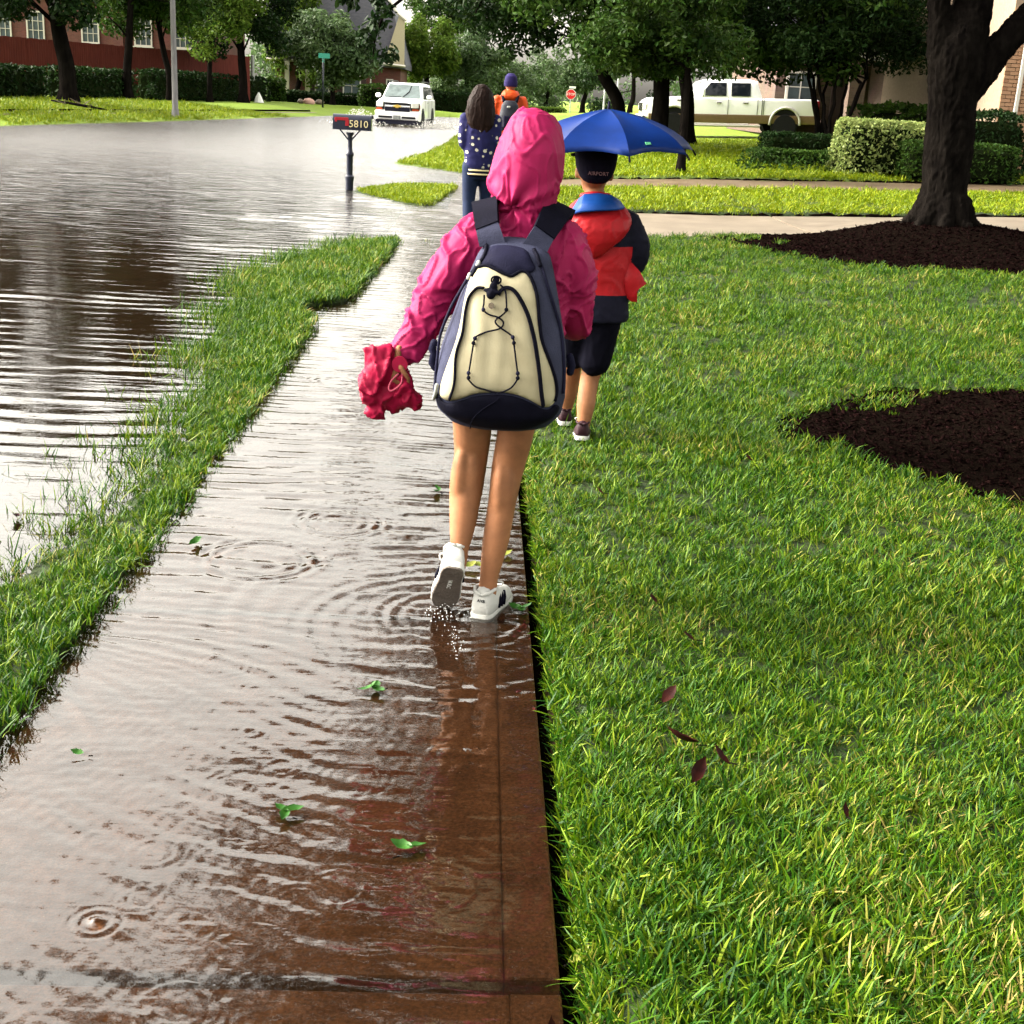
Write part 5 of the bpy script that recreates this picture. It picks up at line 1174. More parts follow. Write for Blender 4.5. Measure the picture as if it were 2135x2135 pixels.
def shoe(T, heel, axis_, up, L, upper='shoe', sole='sole', solecol=None, stripe=None, hgt=1.0):
    A = Vector(axis_).normalized(); U = Vector(up); U = (U-A*U.dot(A)).normalized(); S = A.cross(U); H = Vector(heel)
    w = lambda t, s_, u: H+A*(t*L)+S*s_+U*u
    k = L/.225
    st = [(-.0, .020, .050), (.02, .028, .074), (.08, .033, .088), (.2, .0355, .086), (.34, .036, .078), (.5, .041, .064), (.68, .0445, .052), (.84, .041, .043), (.95, .030, .034), (1.0, .014, .02)]
    rs = [[w(t, s_*hw*k, .016*k+u*h*k*hgt) for s_, u in ((-1, 0), (0, 0), (1, 0), (1.02, .35), (.86, .75), (.5, .98), (0, 1.04), (-.5, .98), (-.86, .75), (-1.02, .35))] for t, hw, h in st]
    up_ = MB().rings(rs).obj('shoe', M[upper], T, smooth=True)
    ol = [(-.015, .016), (.0, .026), (.05, .034), (.15, .038), (.33, .0375), (.5, .0425), (.7, .0475), (.86, .044), (.96, .034), (1.02, .018), (1.03, .006)]
    def outl(f, u): return [w(t, hw*k*f, u) for t, hw in ol]+[w(t, -hw*k*f, u) for t, hw in reversed(ol)]
    MB().rings([outl(.97, 0.004*k), outl(1.0, .006*k), outl(1.0, .022*k), outl(.95, .026*k)]).obj('midsole', M[solecol or 'lace'], up_, sharp=50)
    MB().rings([outl(.9, -.002*k), outl(.93, .0045*k)]).obj('outsole', M[sole], up_)
    c = MB(); c.tube([w(t, s_*k, u*k*hgt) for t, s_, u in ((.0, 0, .088), (.04, .022, .094), (.16, .031, .098), (.3, .028, .094), (.37, 0, .088), (.3, -.028, .094), (.16, -.031, .098), (.04, -.022, .094), (0, 0, .088))], .006*k, 6); c.obj('collar', M[upper], up_, smooth=True)
    la = MB()
    for t in (.4, .46, .52, .58): la.tube([w(t, -.026*k, .062*k), w(t+.01, 0, (.096-.07*(t-.36)*1.3)*k), w(t, .026*k, .062*k)], .0032*k, 5)
    for s_ in (-1, 1): la.tube(spline([w(.39, 0, .092*k), w(.36, s_*.02*k, .108*k), w(.40, s_*.04*k, .105*k), w(.44, s_*.03*k, .092*k), w(.40, .0, .091*k)], 4), .003*k, 5)
    lo = la.obj('laces', M['lace'], up_, smooth=True); lo['kind'] = 'stuff'
    if stripe:
        for j in range(3):
            t = .36+.075*j
            for s_ in (-1, 1):
                hw = np.interp(t, [q[0] for q in st], [q[1] for q in st])*k
                MB().tube([w(t-.05, s_*(hw*1.03), .028*k), w(t+.0, s_*(hw*1.0), .05*k), w(t+.06, s_*(hw*.8), .064*k)], .0055*k, 6).obj('side_stripe', M[stripe], up_, smooth=True)
    return up_, w
# ---- the girl in the pink rain jacket
def girl():
    T = root('person', (.08, 3.64, 0), 'child in hooded pink rain jacket and white sneakers walking away through the water', 'person')
    b = MB()
    limbs(b, [(.005, 3.70, .74), (.010, 3.71, .565), (.010, 3.735, .465), (.0, 3.70, .375), (-.006, 3.655, .27), (-.012, 3.625, .205), (-.016, 3.63, .15)], [.08, .059, .052, .052, .040, .028, .028], 18)
    limbs(b, [(.145, 3.70, .74), (.139, 3.69, .565), (.121, 3.70, .437), (.110, 3.675, .345), (.096, 3.655, .225), (.082, 3.635, .12), (.078, 3.63, .06)], [.08, .056, .049, .043, .041, .029, .029], 18)
    b.ell((-.017, 3.693, .385), (.034, .048, .12)); b.ell((.012, 3.696, .39), (.034, .046, .115)); b.ell((.101, 3.671, .355), (.031, .046, .12)); b.ell((.122, 3.673, .36), (.030, .044, .115))
    for kx, ky, kz, sl in ((.010, 3.735, .465, .01), (.121, 3.70, .44, .016)):
        for q in (-1, 1): b.tube([(kx+q*.026+sl, ky-.012, kz+.10), (kx+q*.033+sl*.4, ky-.030, kz+.03), (kx+q*.030, ky-.026, kz-.03)], [.016, .0135, .010], 8, dome=True)
    torso(b, [(.075, 3.71, .68, .12, .08), (.08, 3.71, .8, .12, .085), (.1, 3.72, .95, .115, .08), (.115, 3.72, 1.1, .12, .08), (.125, 3.73, 1.15, .05, .045), (.13, 3.735, 1.24, .042, .042)])
    head(b, (.132, 3.755, 1.325), .21)
    limbs(b, [(.0, 3.72, 1.1), (-.08, 3.70, .98), (-.135, 3.68, .90), (-.20, 3.64, .785)], [.045, .038, .034, .024])
    limbs(b, [(.245, 3.72, 1.1), (.285, 3.73, 1.0), (.3, 3.76, .9), (.29, 3.86, .86)], [.045, .038, .034, .024])
    hand(b, (-.212, 3.612, .785), (-.12, -.22, -.95), (.93, .1, -.2), .14, 1.0, -1)
    hand(b, (.288, 3.87, .857), (-.2, .95, .1), (-.3, .1, -.9), .135, .8, 1)
    body = blob('body', b, .0062, M['skin'], T, 8)
    # shorts
    s_ = MB(); torso(s_, [(.075, 3.71, .60, .155, .1), (.075, 3.71, .7, .15, .1), (.08, 3.71, .8, .14, .095)]); blob('shorts', s_, .012, M['navy'], T, 3)
    # jacket
    j = MB()
    torso(j, [(.085, 3.715, .61, .165, .115), (.09, 3.715, .72, .16, .11), (.10, 3.72, .86, .158, .108), (.12, 3.725, 1.0, .168, .108), (.127, 3.73, 1.09, .175, .105), (.13, 3.735, 1.15, .145, .095), (.13, 3.735, 1.195, .085, .08)], 26)
    limbs(j, [(.02, 3.725, 1.115), (-.035, 3.715, 1.06), (-.085, 3.70, .985), (-.132, 3.69, .905), (-.172, 3.665, .835), (-.198, 3.645, .79)], [.075, .074, .066, .058, .051, .047], 18)
    limbs(j, [(.235, 3.725, 1.11), (.272, 3.725, 1.05), (.288, 3.73, .98), (.295, 3.75, .91), (.298, 3.79, .865), (.296, 3.84, .855)], [.075, .068, .057, .05, .044, .04], 18)
    j.lathe((-.197, 3.645, .782), [(.052, -.01), (.054, .02), (.046, .03)], 14)
    wr = wrinkle(12, .0115, (1, 1, .9), 2.)
    jk = blob('rain_jacket', j, .0052, M['pink'], T, 5, lambda c, q: wr(c, q)*(1.2 if c.x < .02 or c.x > .22 else .9))
    # hood gathered at the neck
    h = MB()
    torso(h, [(.140, 3.70, 1.08, .06, .07), (.136, 3.705, 1.125, .072, .085), (.130, 3.72, 1.165, .083, .098), (.128, 3.735, 1.195, .086, .108), (.127, 3.745, 1.225, .094, .122), (.127, 3.75, 1.262, .103, .132), (.130, 3.752, 1.31, .103, .134), (.136, 3.752, 1.36, .097, .130), (.139, 3.755, 1.40, .086, .118), (.140, 3.757, 1.43, .075, .104), (.138, 3.76, 1.455, .060, .085), (.132, 3.76, 1.47, .038, .055), (.128, 3.76, 1.477, .018, .03)], 28, 2.15)
    fold = wrinkle(15, .0105, (1.1, 1, .55), 7.)
    def hd(c, q):
        d = fold(c, q)*(.55+.7*max(0, min(1, (1.34-c.z)/.16)))
        a = math.atan2(c.x-.085, c.z-1.208); rr_ = math.hypot(c.x-.085, c.z-1.208)          # folds that run out from the gathering point
        if c.y < 3.74: d += .012*math.exp(-(rr_/.085)**2)*math.sin(a*6)-.014*math.exp(-(rr_/.022)**2)
        zc = 1.204+.30*(c.x-.085); d -= .011*math.exp(-((c.z-zc)/.011)**2)*math.exp(-((c.x-.12)/.055)**2)*(1 if c.y < 3.74 else .2)
        d += .007*math.exp(-((c.z-zc-.024)/.014)**2)*math.exp(-((c.x-.13)/.06)**2)*(1 if c.y < 3.74 else .2)
        return d
    blob('hood', h, .0045, M['pink'], T, 5, hd)
    # shoes
    up, w = shoe(T, (.058, 3.582, -.012), (.33, .94, 0), (0, 0, 1), .222, stripe='black')
    me = text_mesh('AXB', .013, .0008); o = mo('heel_text', me, M['black'], up)
    A = Vector((.33, .94, 0)).normalized(); S = A.cross(Vector((0, 0, 1))); m3 = Matrix((S, Vector((0, 0, 1)), -A)).transposed().to_4x4(); m3.translation = w(-.004, .002, .068); o.matrix_local = m3
    ax, uv = Vector((-.03, .125, -.175)).normalized(), Vector((.05, .82, .58))
    up, w = shoe(T, (-.026, 3.525, .178), ax, uv, .215, stripe='black')
    me = text_mesh('VULC', .018, .0006); o = mo('sole_text', me, M['lace'], up)
    U = (uv-ax*uv.dot(ax)).normalized(); m3 = Matrix((ax, -ax.cross(-U), -U)).transposed().to_4x4(); m3.translation = w(.38, 0, -.0035); o.matrix_local = m3
girl()
# ---- her backpack
PKZ = [.606, .622, .665, .72, .79, .855, .985, 1.05, 1.095, 1.120, 1.134]
PKC = [.088, .087, .083, .079, .083, .0875, .095, .10, .103, .102, .10]
PKW = [.085, .135, .173, .186, .18, .17, .134, .114, .098, .075, .03]
PKD = [.11, .155, .20, .215, .21, .20, .165, .14, .11, .08, .05]
PYB = 3.615
def pk(z): return np.interp(z, PKZ, PKC), np.interp(z, PKZ, PKW), np.interp(z, PKZ, PKD)
def pfront(x, z, off=.0):
    c, w_, d = pk(z); u = min(.985, abs((x-c)/w_)); return PYB-d/2-d/2*(1-u**3)**(1/2.5)-off
def backpack():
    T = root('backpack', (.09, 3.5, .61), 'cream and slate backpack with zigzag cord on the pink jacket', 'backpack')
    rs = []; n = 36
    for z in np.concatenate([np.linspace(.606, .67, 7), np.linspace(.69, 1.08, 16), np.linspace(1.09, 1.134, 6)]):
        c, w_, d = pk(z); ring = []
        for k in range(n):
            t = 2*math.pi*k/n; a, b = math.cos(t), math.sin(t)
            ring.append((c+w_*math.copysign(abs(a)**(2/3), a), PYB-d/2+d/2*math.copysign(abs(b)**(2/2.5), b), z))
        rs.append(ring)
    MB().rings(rs).obj('main_bag', M['slate'], T, smooth=True)
    def panel(name, poly, off, mat, puff=.0, parent=T, wr=0):
        P = [(p[0], p[2]) for p in spline(poly+[poly[0]], 5)][:-1]; N = len(P); E = [(i, (i+1) % N) for i in range(N)]
        xs_ = [p[0] for p in P]; zs_ = [p[1] for p in P]; Q = list(P)
        def inside(x, z):
            c = False
            for i in range(N):
                (x1, z1), (x2, z2) = P[i], P[(i+1) % N]
                if (z1 > z) != (z2 > z) and x < (x2-x1)*(z-z1)/(z2-z1)+x1: c = not c
            return c
        def edge(x, z): return min(math.hypot(x-a, z-b) for a, b in P)
        for x in np.arange(min(xs_), max(xs_), .009):
            for z in np.arange(min(zs_), max(zs_), .009):
                if inside(x, z) and edge(x, z) > .004: Q.append((x, z))
        r = delaunay_2d_cdt([Vector(q) for q in Q], E, [], 1, 1e-6); V = []
        for v in r[0]:
            e = min(.03, edge(v.x, v.y)); k = math.sqrt(e/.03)
            V.append((v.x, pfront(v.x, v.y, off+puff*k+wr*mnoise.noise(Vector((v.x*26, v.y*9, 3)))*k), v.y))
        F = [tuple(f) for f in r[2]]
        o = mk(name, V, F, mat, parent, smooth=True)
        bm = bmesh.new(); bm.from_mesh(o.data); bmesh.ops.recalc_face_normals(bm, faces=bm.faces)
        if sum(f.normal.y for f in bm.faces) > 0: bmesh.ops.reverse_faces(bm, faces=bm.faces)
        ex = bmesh.ops.extrude_face_region(bm, geom=list(bm.edges)[:0]+[e for e in bm.edges if e.is_boundary])
        for v in [g for g in ex['geom'] if isinstance(g, bmesh.types.BMVert)]: v.co.y += off+.006
        bm.to_mesh(o.data); bm.free(); o.data.shade_smooth(); return o
    cream = [(-0.0115,3.4100,1.0417),(-0.0033,3.4100,1.0555),(0.0105,3.4100,1.0639),(0.0262,3.4100,1.0676),(0.0442,3.4100,1.0629),(0.0623,3.4100,1.0554),(0.0803,3.4100,1.0493),(0.0947,3.4100,1.0462),(0.1068,3.4100,1.0521),(0.1206,3.4100,1.0592),(0.1349,3.4100,1.0571),(0.1482,3.4100,1.0430),(0.1596,3.4100,1.0188),(0.1687,3.4100,0.9873),(0.1736,3.4100,0.9482),(0.1845,3.4100,0.8873),(0.2058,3.4100,0.8374),(0.2252,3.4100,0.7905),(0.2341,3.4100,0.7539),(0.2317,3.4100,0.7183),(0.2162,3.4100,0.7025),(0.1940,3.4100,0.7051),(0.1599,3.4100,0.7240),(0.1189,3.4100,0.7376),(0.0713,3.4100,0.7412),(0.0133,3.4100,0.7335),(-0.0225,3.4100,0.7186),(-0.0548,3.4100,0.7058),(-0.0749,3.4100,0.7078),(-0.0837,3.4100,0.7193),(-0.0819,3.4100,0.7491),(-0.0660,3.4100,0.8052),(-0.0484,3.4100,0.8609),(-0.0363,3.4100,0.9158),(-0.0310,3.4100,0.9591),(-0.0238,3.4100,0.9987)]
    pn = panel('cream_panel', cream, .006, M['canvas'], .012, T, .006)
    base = [(-0.1014,3.4400,0.7021),(-0.0843,3.4400,0.7079),(-0.0755,3.4400,0.6993),(-0.0552,3.4400,0.6973),(-0.0226,3.4400,0.7102),(0.0135,3.4400,0.7252),(0.0720,3.4400,0.7330),(0.1201,3.4400,0.7294),(0.1614,3.4400,0.7157),(0.1958,3.4400,0.6966),(0.2182,3.4400,0.6940),(0.2341,3.4400,0.7057),(0.2480,3.4400,0.6913),(0.2310,3.4400,0.6677),(0.2026,3.4400,0.6472),(0.1665,3.4400,0.6293),(0.1222,3.4400,0.6241),(0.0552,3.4400,0.6253),(0.0029,3.4400,0.6334),(-0.0497,3.4400,0.6518),(-0.0876,3.4400,0.6783)]
    panel('base_panel', [(min(max(p[0], pk(max(p[2], .612))[0]-pk(max(p[2], .612))[1]*.97), pk(max(p[2], .612))[0]+pk(max(p[2], .612))[1]*.97), p[1], max(p[2], .611)) for p in base], .007, M['black'], .006)
    lid = [(-0.0001,3.4500,1.0583),(0.0063,3.4500,1.0745),(0.0177,3.4500,1.0981),(0.0419,3.4500,1.1142),(0.0737,3.4500,1.1186),(0.1095,3.4500,1.1170),(0.1350,3.4500,1.1078),(0.1489,3.4500,1.0855),(0.1590,3.4500,1.0666),(0.1453,3.4500,1.0552),(0.1236,3.4500,1.0583),(0.0956,3.4500,1.0448),(0.0664,3.4500,1.0539),(0.0334,3.4500,1.0678)]
    panel('lid_panel', lid, .005, M['navy'], .012)
    def line(name, pts, r, mat, off, parent=T, k=5, flat=1.0):
        P = [(p[0], pfront(p[0], p[2], off), p[2]) for p in spline(pts, k)]; o = MB().tube(P, r, 7, flat=flat).obj(name, mat, parent, smooth=True); return o
    line('piping', [(-0.0119,3.4100,1.0346),(-0.0033,3.4100,1.0555),(0.0105,3.4100,1.0639),(0.0262,3.4100,1.0676),(0.0442,3.4100,1.0629),(0.0623,3.4100,1.0554),(0.0803,3.4100,1.0493),(0.0947,3.4100,1.0462),(0.1068,3.4100,1.0521),(0.1206,3.4100,1.0592),(0.1349,3.4100,1.0571),(0.1482,3.4100,1.0430),(0.1596,3.4100,1.0188),(0.1687,3.4100,0.9873),(0.1736,3.4100,0.9482),(0.1845,3.4100,0.8873),(0.2058,3.4100,0.8374),(0.2252,3.4100,0.7905),(0.2351,3.4100,0.7502),(0.2317,3.4100,0.7183)], .0048, M['black'], .011)
    line('zipper', [(0.0218,3.4000,1.0124),(0.0112,3.4000,1.0125),(0.0008,3.4000,1.0078),(-0.0160,3.4000,0.9856),(-0.0244,3.4000,0.9503),(-0.0298,3.4000,0.8927),(-0.0445,3.4000,0.8339),(-0.0455,3.4000,0.7605),(-0.0567,3.4000,0.7136)], .0075, M['black'], .021, flat=.5)
    line('zipper', [(0.0616,3.4000,0.9975),(0.0698,3.4000,1.0103),(0.0819,3.4000,1.0169),(0.0999,3.4000,1.0129),(0.1188,3.4000,0.9926),(0.1426,3.4000,0.9518),(0.1598,3.4000,0.9024),(0.1692,3.4000,0.8666),(0.1822,3.4000,0.8015),(0.1910,3.4000,0.7465),(0.1989,3.4000,0.7077)], .0085, M['black'], .021, flat=.5)
    cd = line('bungee_cord', [(0.0244,3.4000,0.9955),(0.0244,3.4000,0.9742),(0.0237,3.4000,0.9582),(0.0393,3.4000,0.9465),(0.0645,3.4000,0.9406),(0.0788,3.4000,0.9277),(0.0696,3.4000,0.9122),(0.0343,3.4000,0.9014),(0.0063,3.4000,0.8866),(0.0020,3.4000,0.8708),(-0.0033,3.4000,0.8287),(-0.0079,3.4000,0.7882),(-0.0074,3.4000,0.7753),(0.0123,3.4000,0.7568),(0.0417,3.4000,0.7494),(0.0693,3.4000,0.7433)], .0024, M['black'], .025, k=7)
    cd2 = line('bungee_cord', [(0.0656,3.4000,1.0242),(0.0786,3.4000,1.0125),(0.0833,3.4000,0.9915),(0.0849,3.4000,0.9613),(0.0749,3.4000,0.9476),(0.0611,3.4000,0.9376),(0.0581,3.4000,0.9267),(0.0731,3.4000,0.9141),(0.0953,3.4000,0.9009),(0.1066,3.4000,0.8906),(0.1106,3.4000,0.8709),(0.1169,3.4000,0.8348),(0.1238,3.4000,0.7967),(0.1241,3.4000,0.7838),(0.1101,3.4000,0.7610),(0.0890,3.4000,0.7480),(0.0729,3.4000,0.7428)], .0024, M['black'], .0265, k=7)
    for i, c in enumerate([(0.0237,3.4000,0.9582),(0.0849,3.4000,0.9613),(0.0047,3.4000,0.8836),(0.0013,3.4000,0.8708),(0.1058,3.4000,0.8917),(0.1095,3.4000,0.8774),(-0.0081,3.4000,0.7919),(-0.0075,3.4000,0.7790),(0.1237,3.4000,0.7985),(0.1244,3.4000,0.7857)]):
        MB().ell((c[0], pfront(c[0], c[2], .026), c[2]), (.0055, .006, .0062), 8, 6).obj('cord_bead', M['black'] if i % 2 else M['navy'], T, smooth=True)
    bk = MB()
    for c, r in zip([(0.0542,3.3900,1.0355),(0.0481,3.3900,1.0177),(0.0420,3.3900,0.9979),(0.0469,3.3900,1.0053),(0.0444,3.3900,0.9715),(0.0326,3.3900,1.0080),(0.0576,3.3900,1.0040)], ((.010, .006, .010), (.012, .008, .014), (.013, .01, .013), (.018, .008, .007), (.008, .008, .008), (.012, .007, .006), (.012, .007, .006))): bk.ell((c[0], pfront(c[0], c[2], .027), c[2]), r, 10, 7)
    blob('cord_lock', bk, .0028, M['black'], T, 2)
    c = [(0.0542,3.3900,1.0355)][0]; MB().tube([(c[0]+.013*math.cos(t), pfront(c[0], c[2], .030), c[2]+.010*math.sin(t)) for t in np.linspace(0, 6.283, 14)], .0028, 6).obj('pull_ring', M['black'], T, smooth=True)
    c = [(0.0444,3.3900,0.9715)][0]; MB().lathe((c[0], pfront(c[0], c[2], .036), c[2]), [(.0085, -.004), (.0085, .002), (.004, .004)], 12, 'y').obj('lock_button', M['chrome'], T)
    line('loose_cord', [(0.0793,3.4200,0.7289),(0.0654,3.4200,0.7151),(0.0371,3.4200,0.6931),(0.0127,3.4200,0.6655),(0.0047,3.4200,0.6386),(0.0030,3.4200,0.6195)], .0018, M['black'], .014, k=5)
    # shoulder straps: slate lower part, black padded part over the shoulder
    L6 = lambda i, a, b: (a, b)
    sl = [[(-0.0048,3.5750,1.1481),(0.0544,3.5750,1.1731)], [(-0.0002,3.5550,1.1317),(0.0658,3.5550,1.1472)], [(0.0058,3.5500,1.1085),(0.0781,3.5500,1.1176)]]
    sr = [[(0.1535,3.5750,1.1693),(0.2067,3.5750,1.1346)], [(0.1397,3.5600,1.1492),(0.1987,3.5600,1.1197)], [(0.1241,3.5500,1.1227),(0.1906,3.5500,1.1021)]]
    for rows in (sl, sr): mb = MB(); ribbon(mb, rows, .014); mb.obj('lower_strap', M['slate'], T, sharp=50)
    bl = [((.02, 3.83, 1.02), (.075, 3.83, 1.03)), ((.0, 3.815, 1.13), (.06, 3.815, 1.14)), ((-.012, 3.76, 1.205), (.062, 3.76, 1.225))]+[[(-0.0193,3.6800,1.2068),(0.0506,3.6800,1.2287)], [(-0.0125,3.6150,1.1775),(0.0523,3.6150,1.1997)], [(-0.0042,3.5720,1.1463),(0.0549,3.5720,1.1719)]]
    br = [((.185, 3.83, 1.03), (.235, 3.83, 1.02)), ((.2, 3.815, 1.14), (.255, 3.815, 1.13)), ((.2, 3.76, 1.225), (.275, 3.76, 1.195))]+[[(0.1807,3.6800,1.2229),(0.2526,3.6800,1.1849)], [(0.1662,3.6150,1.1964),(0.2300,3.6150,1.1607)], [(0.1526,3.5720,1.1680),(0.2077,3.5720,1.1334)]]
    for rows in (bl, br): mb = MB(); ribbon(mb, rows, .02); mb.obj('shoulder_strap', M['black'], T, sharp=50)
    MB().tube(spline([(0.0223,3.5600,1.0935),(0.0408,3.5600,1.1052),(0.0757,3.5600,1.1151),(0.1083,3.5600,1.1168),(0.1359,3.5600,1.1115)], 5), .0075, 8).obj('carry_handle', M['slate'], T, smooth=True)
    for pts in ([(0.0256,3.4700,1.1192),(0.0230,3.4700,1.0996),(0.0166,3.4700,1.0833),(0.0064,3.4700,1.0703),(-0.0084,3.4700,1.0410)], [(0.1533,3.4700,1.1135),(0.1633,3.4700,1.0963),(0.1721,3.4700,1.0718)]):
        P = [(p[0], pfront(p[0], min(p[2], 1.12), .010), p[2]) for p in spline(pts, 5)]; MB().tube(P, .0055, 6).obj('compression_strap', M['black'], T, smooth=True)
    line('side_zipper', [(-0.0004,3.4700,1.0628),(-0.0189,3.4700,1.0333),(-0.0390,3.4700,0.9963),(-0.0625,3.4700,0.9516),(-0.0823,3.4700,0.8995),(-0.0918,3.4700,0.8623),(-0.0954,3.4700,0.8102),(-0.0988,3.4700,0.7539),(-0.0969,3.4700,0.7012)], .0042, M['navy'], .006)
    line('side_zipper', [(0.1575,3.4700,1.1031),(0.1777,3.4700,1.0686),(0.1950,3.4700,1.0228),(0.2169,3.4700,0.9661),(0.2348,3.4700,0.9158),(0.2456,3.4700,0.8647),(0.2542,3.4700,0.7905),(0.2543,3.4700,0.7340)], .0042, M['navy'], .006)
    for pts in ([(0.0063,3.4600,1.0733),(0.0031,3.4600,1.0660)], [(-0.0172,3.4600,1.0383),(-0.0204,3.4600,1.0292)], [(-0.0936,3.4600,0.7413),(-0.0961,3.4600,0.7205),(-0.1009,3.4600,0.6995)]):
        P = [(p[0], pfront(p[0], p[2], .014), p[2]) for p in pts]; MB().tube(P, .006, 6, dome=True).obj('zip_pull', M['galv'], T, smooth=True)
    for s_, pts in ((-1, [(-0.1088,3.5600,0.8355),(-0.1138,3.5600,0.8182),(-0.1078,3.5600,0.8071),(-0.1125,3.5600,0.7801),(-0.1026,3.5600,0.7672)]), (1, [(0.2750,3.5600,0.8151),(0.2822,3.5600,0.7925),(0.2779,3.5600,0.7730)])): MB().tube(pts, .012, 6, dome=True).obj('side_buckle', M['navy'], T, smooth=True)
backpack()
# ---- bundled crimson cloth in her left hand
def bundle():
    T = root('cloth_bundle', (-.23, 3.6, .60), 'crumpled crimson nylon cloth bundle hanging from the child\'s left hand', 'cloth')
    b = MB()
    for c, r in (((-.272, 3.605, .777), (.036, .026, .028)), ((-.262, 3.60, .74), (.046, .034, .04)), ((-.285, 3.60, .70), (.034, .036, .045)), ((-.28, 3.60, .665), (.038, .034, .03)), ((-.272, 3.60, .622), (.026, .024, .034)), ((-.262, 3.60, .632), (.022, .022, .03)),
                 ((-.225, 3.61, .71), (.032, .03, .045)), ((-.192, 3.60, .70), (.032, .034, .045)), ((-.178, 3.60, .665), (.034, .036, .034)), ((-.16, 3.60, .652), (.022, .03, .024)), ((-.218, 3.60, .645), (.02, .02, .03)), ((-.21, 3.615, .745), (.024, .022, .04)), ((-.238, 3.605, .665), (.03, .03, .04)), ((-.205, 3.605, .66), (.03, .03, .035))): b.ell(c, r, 14, 9)
    b.tube([(-.302, 3.60, .80), (-.255, 3.60, .797), (-.23, 3.61, .775)], [.012, .014, .014], 8, dome=True)
    b.tube([(-.30, 3.6, .80), (-.297, 3.6, .75)], [.01, .012], 8, dome=True)
    w1 = wrinkle(13, .016, (1.0, 1, .6), 4.); w2 = wrinkle(34, .0035, (1, 1, .6), 8.)
    blob('cloth', b, .0052, M['crimson'], T, 2, lambda c, q: w1(c, q)+w2(c, q))
    MB().tube([(-.208, 3.615, .755), (-.204, 3.585, .766), (-.2035, 3.570, .768)], [.019, .0235, .0225], 18, dome=False).obj('rolled_end', M['crimson'], T, sharp=50)
    MB().tube(spline([(-.196, 3.573, .745), (-.198, 3.562, .715), (-.222, 3.558, .694), (-.232, 3.560, .70), (-.225, 3.56, .722), (-.206, 3.568, .742)], 6), .0028, 6).obj('drawstring', M['pinkcord'], T, smooth=True)
bundle()

# ---- walkers built on one skeleton, seen from behind
def figure(x, y, z0, h, stride=.14, arm=(.1, -.06), lean=.02):
    J = dict(hip=z0+.50*h, sh=z0+.815*h, hd=z0+.925*h)
    J['legs'] = [[(x+s_*.05*h, y, z0+.5*h), (x+s_*.055*h, y+.03*h+s_*stride*.3*h, z0+.28*h), (x+s_*.05*h, y-.01*h+s_*stride*h*.7, z0+.05*h)] for s_ in (-1, 1)]
    J['arms'] = [[(x+s_*.105*h, y, z0+.80*h), (x+s_*.135*h, y-.01*h, z0+.64*h), (x+s_*.14*h, y+.03*h, z0+.50*h)] for s_ in (-1, 1)]
    return J
def figure_body(T, x, y, z0, h, J, voxel, skin, headh=.135):
    b = MB()
    for L in J['legs']: limbs(b, L, [.05*h, .034*h, .022*h]); a = Vector(L[-1]); b.tube([a+Vector((0, -.02*h, -.03*h)), a+Vector((0, .06*h, -.035*h)), a+Vector((0, .1*h, -.04*h))], [.022*h, .022*h, .014*h], 8, dome=True)
    torso(b, [(x, y, z0+.47*h, .085*h, .06*h), (x, y, z0+.6*h, .075*h, .055*h), (x, y, z0+.75*h, .095*h, .06*h), (x, y, z0+.81*h, .09*h, .05*h), (x, y, z0+.835*h, .035*h, .035*h), (x, y+.01*h, z0+.88*h, .032*h, .033*h)])
    head(b, (x, y+.012*h, J['hd']), headh*h)
    for s_, A in zip((-1, 1), J['arms']):
        limbs(b, A, [.03*h, .024*h, .016*h]); d = Vector(A[-1])-Vector(A[-2]); hand(b, A[-1], d, (-s_, 0, 0), .10*h, .5, s_)
    return blob('body', b, voxel, skin, T, 3)
def flower_material():
    m = pm('navy_floral_knit', (.010, .010, .055), rough=.8, var=.2, scale=20); t = m.node_tree; b = [n for n in t.nodes if n.type == 'BSDF_PRINCIPLED'][0]
    src = b.inputs['Base Color'].links[0].from_socket; tc = t.nodes.new('ShaderNodeTexCoord'); v = t.nodes.new('ShaderNodeTexVoronoi'); v.inputs['Scale'].default_value = 15; v.inputs['Randomness'].default_value = .85
    mp = t.nodes.new('ShaderNodeMapping'); mp.inputs['Scale'].default_value = (1, .25, 1); t.links.new(tc.outputs['Object'], mp.inputs[0]); t.links.new(mp.outputs[0], v.inputs['Vector'])
    n = t.nodes.new('ShaderNodeTexNoise'); n.inputs['Scale'].default_value = 30; t.links.new(tc.outputs['Object'], n.inputs['Vector'])
    ad = t.nodes.new('ShaderNodeMath'); ad.operation = 'MULTIPLY_ADD'; ad.inputs[1].default_value = .35; t.links.new(n.outputs['Fac'], ad.inputs[0]); t.links.new(v.outputs['Distance'], ad.inputs[2])
    r = t.nodes.new('ShaderNodeMapRange'); r.inputs['From Min'].default_value = .46; r.inputs['From Max'].default_value = .42; t.links.new(ad.outputs[0], r.inputs['Value'])
    mx = t.nodes.new('ShaderNodeMix'); mx.data_type = 'RGBA'; mx.inputs['B'].default_value = (.42, .40, .33, 1); t.links.new(r.outputs[0], mx.inputs['Factor']); t.links.new(src, mx.inputs['A']); t.links.new(mx.outputs['Result'], b.inputs['Base Color']); return m
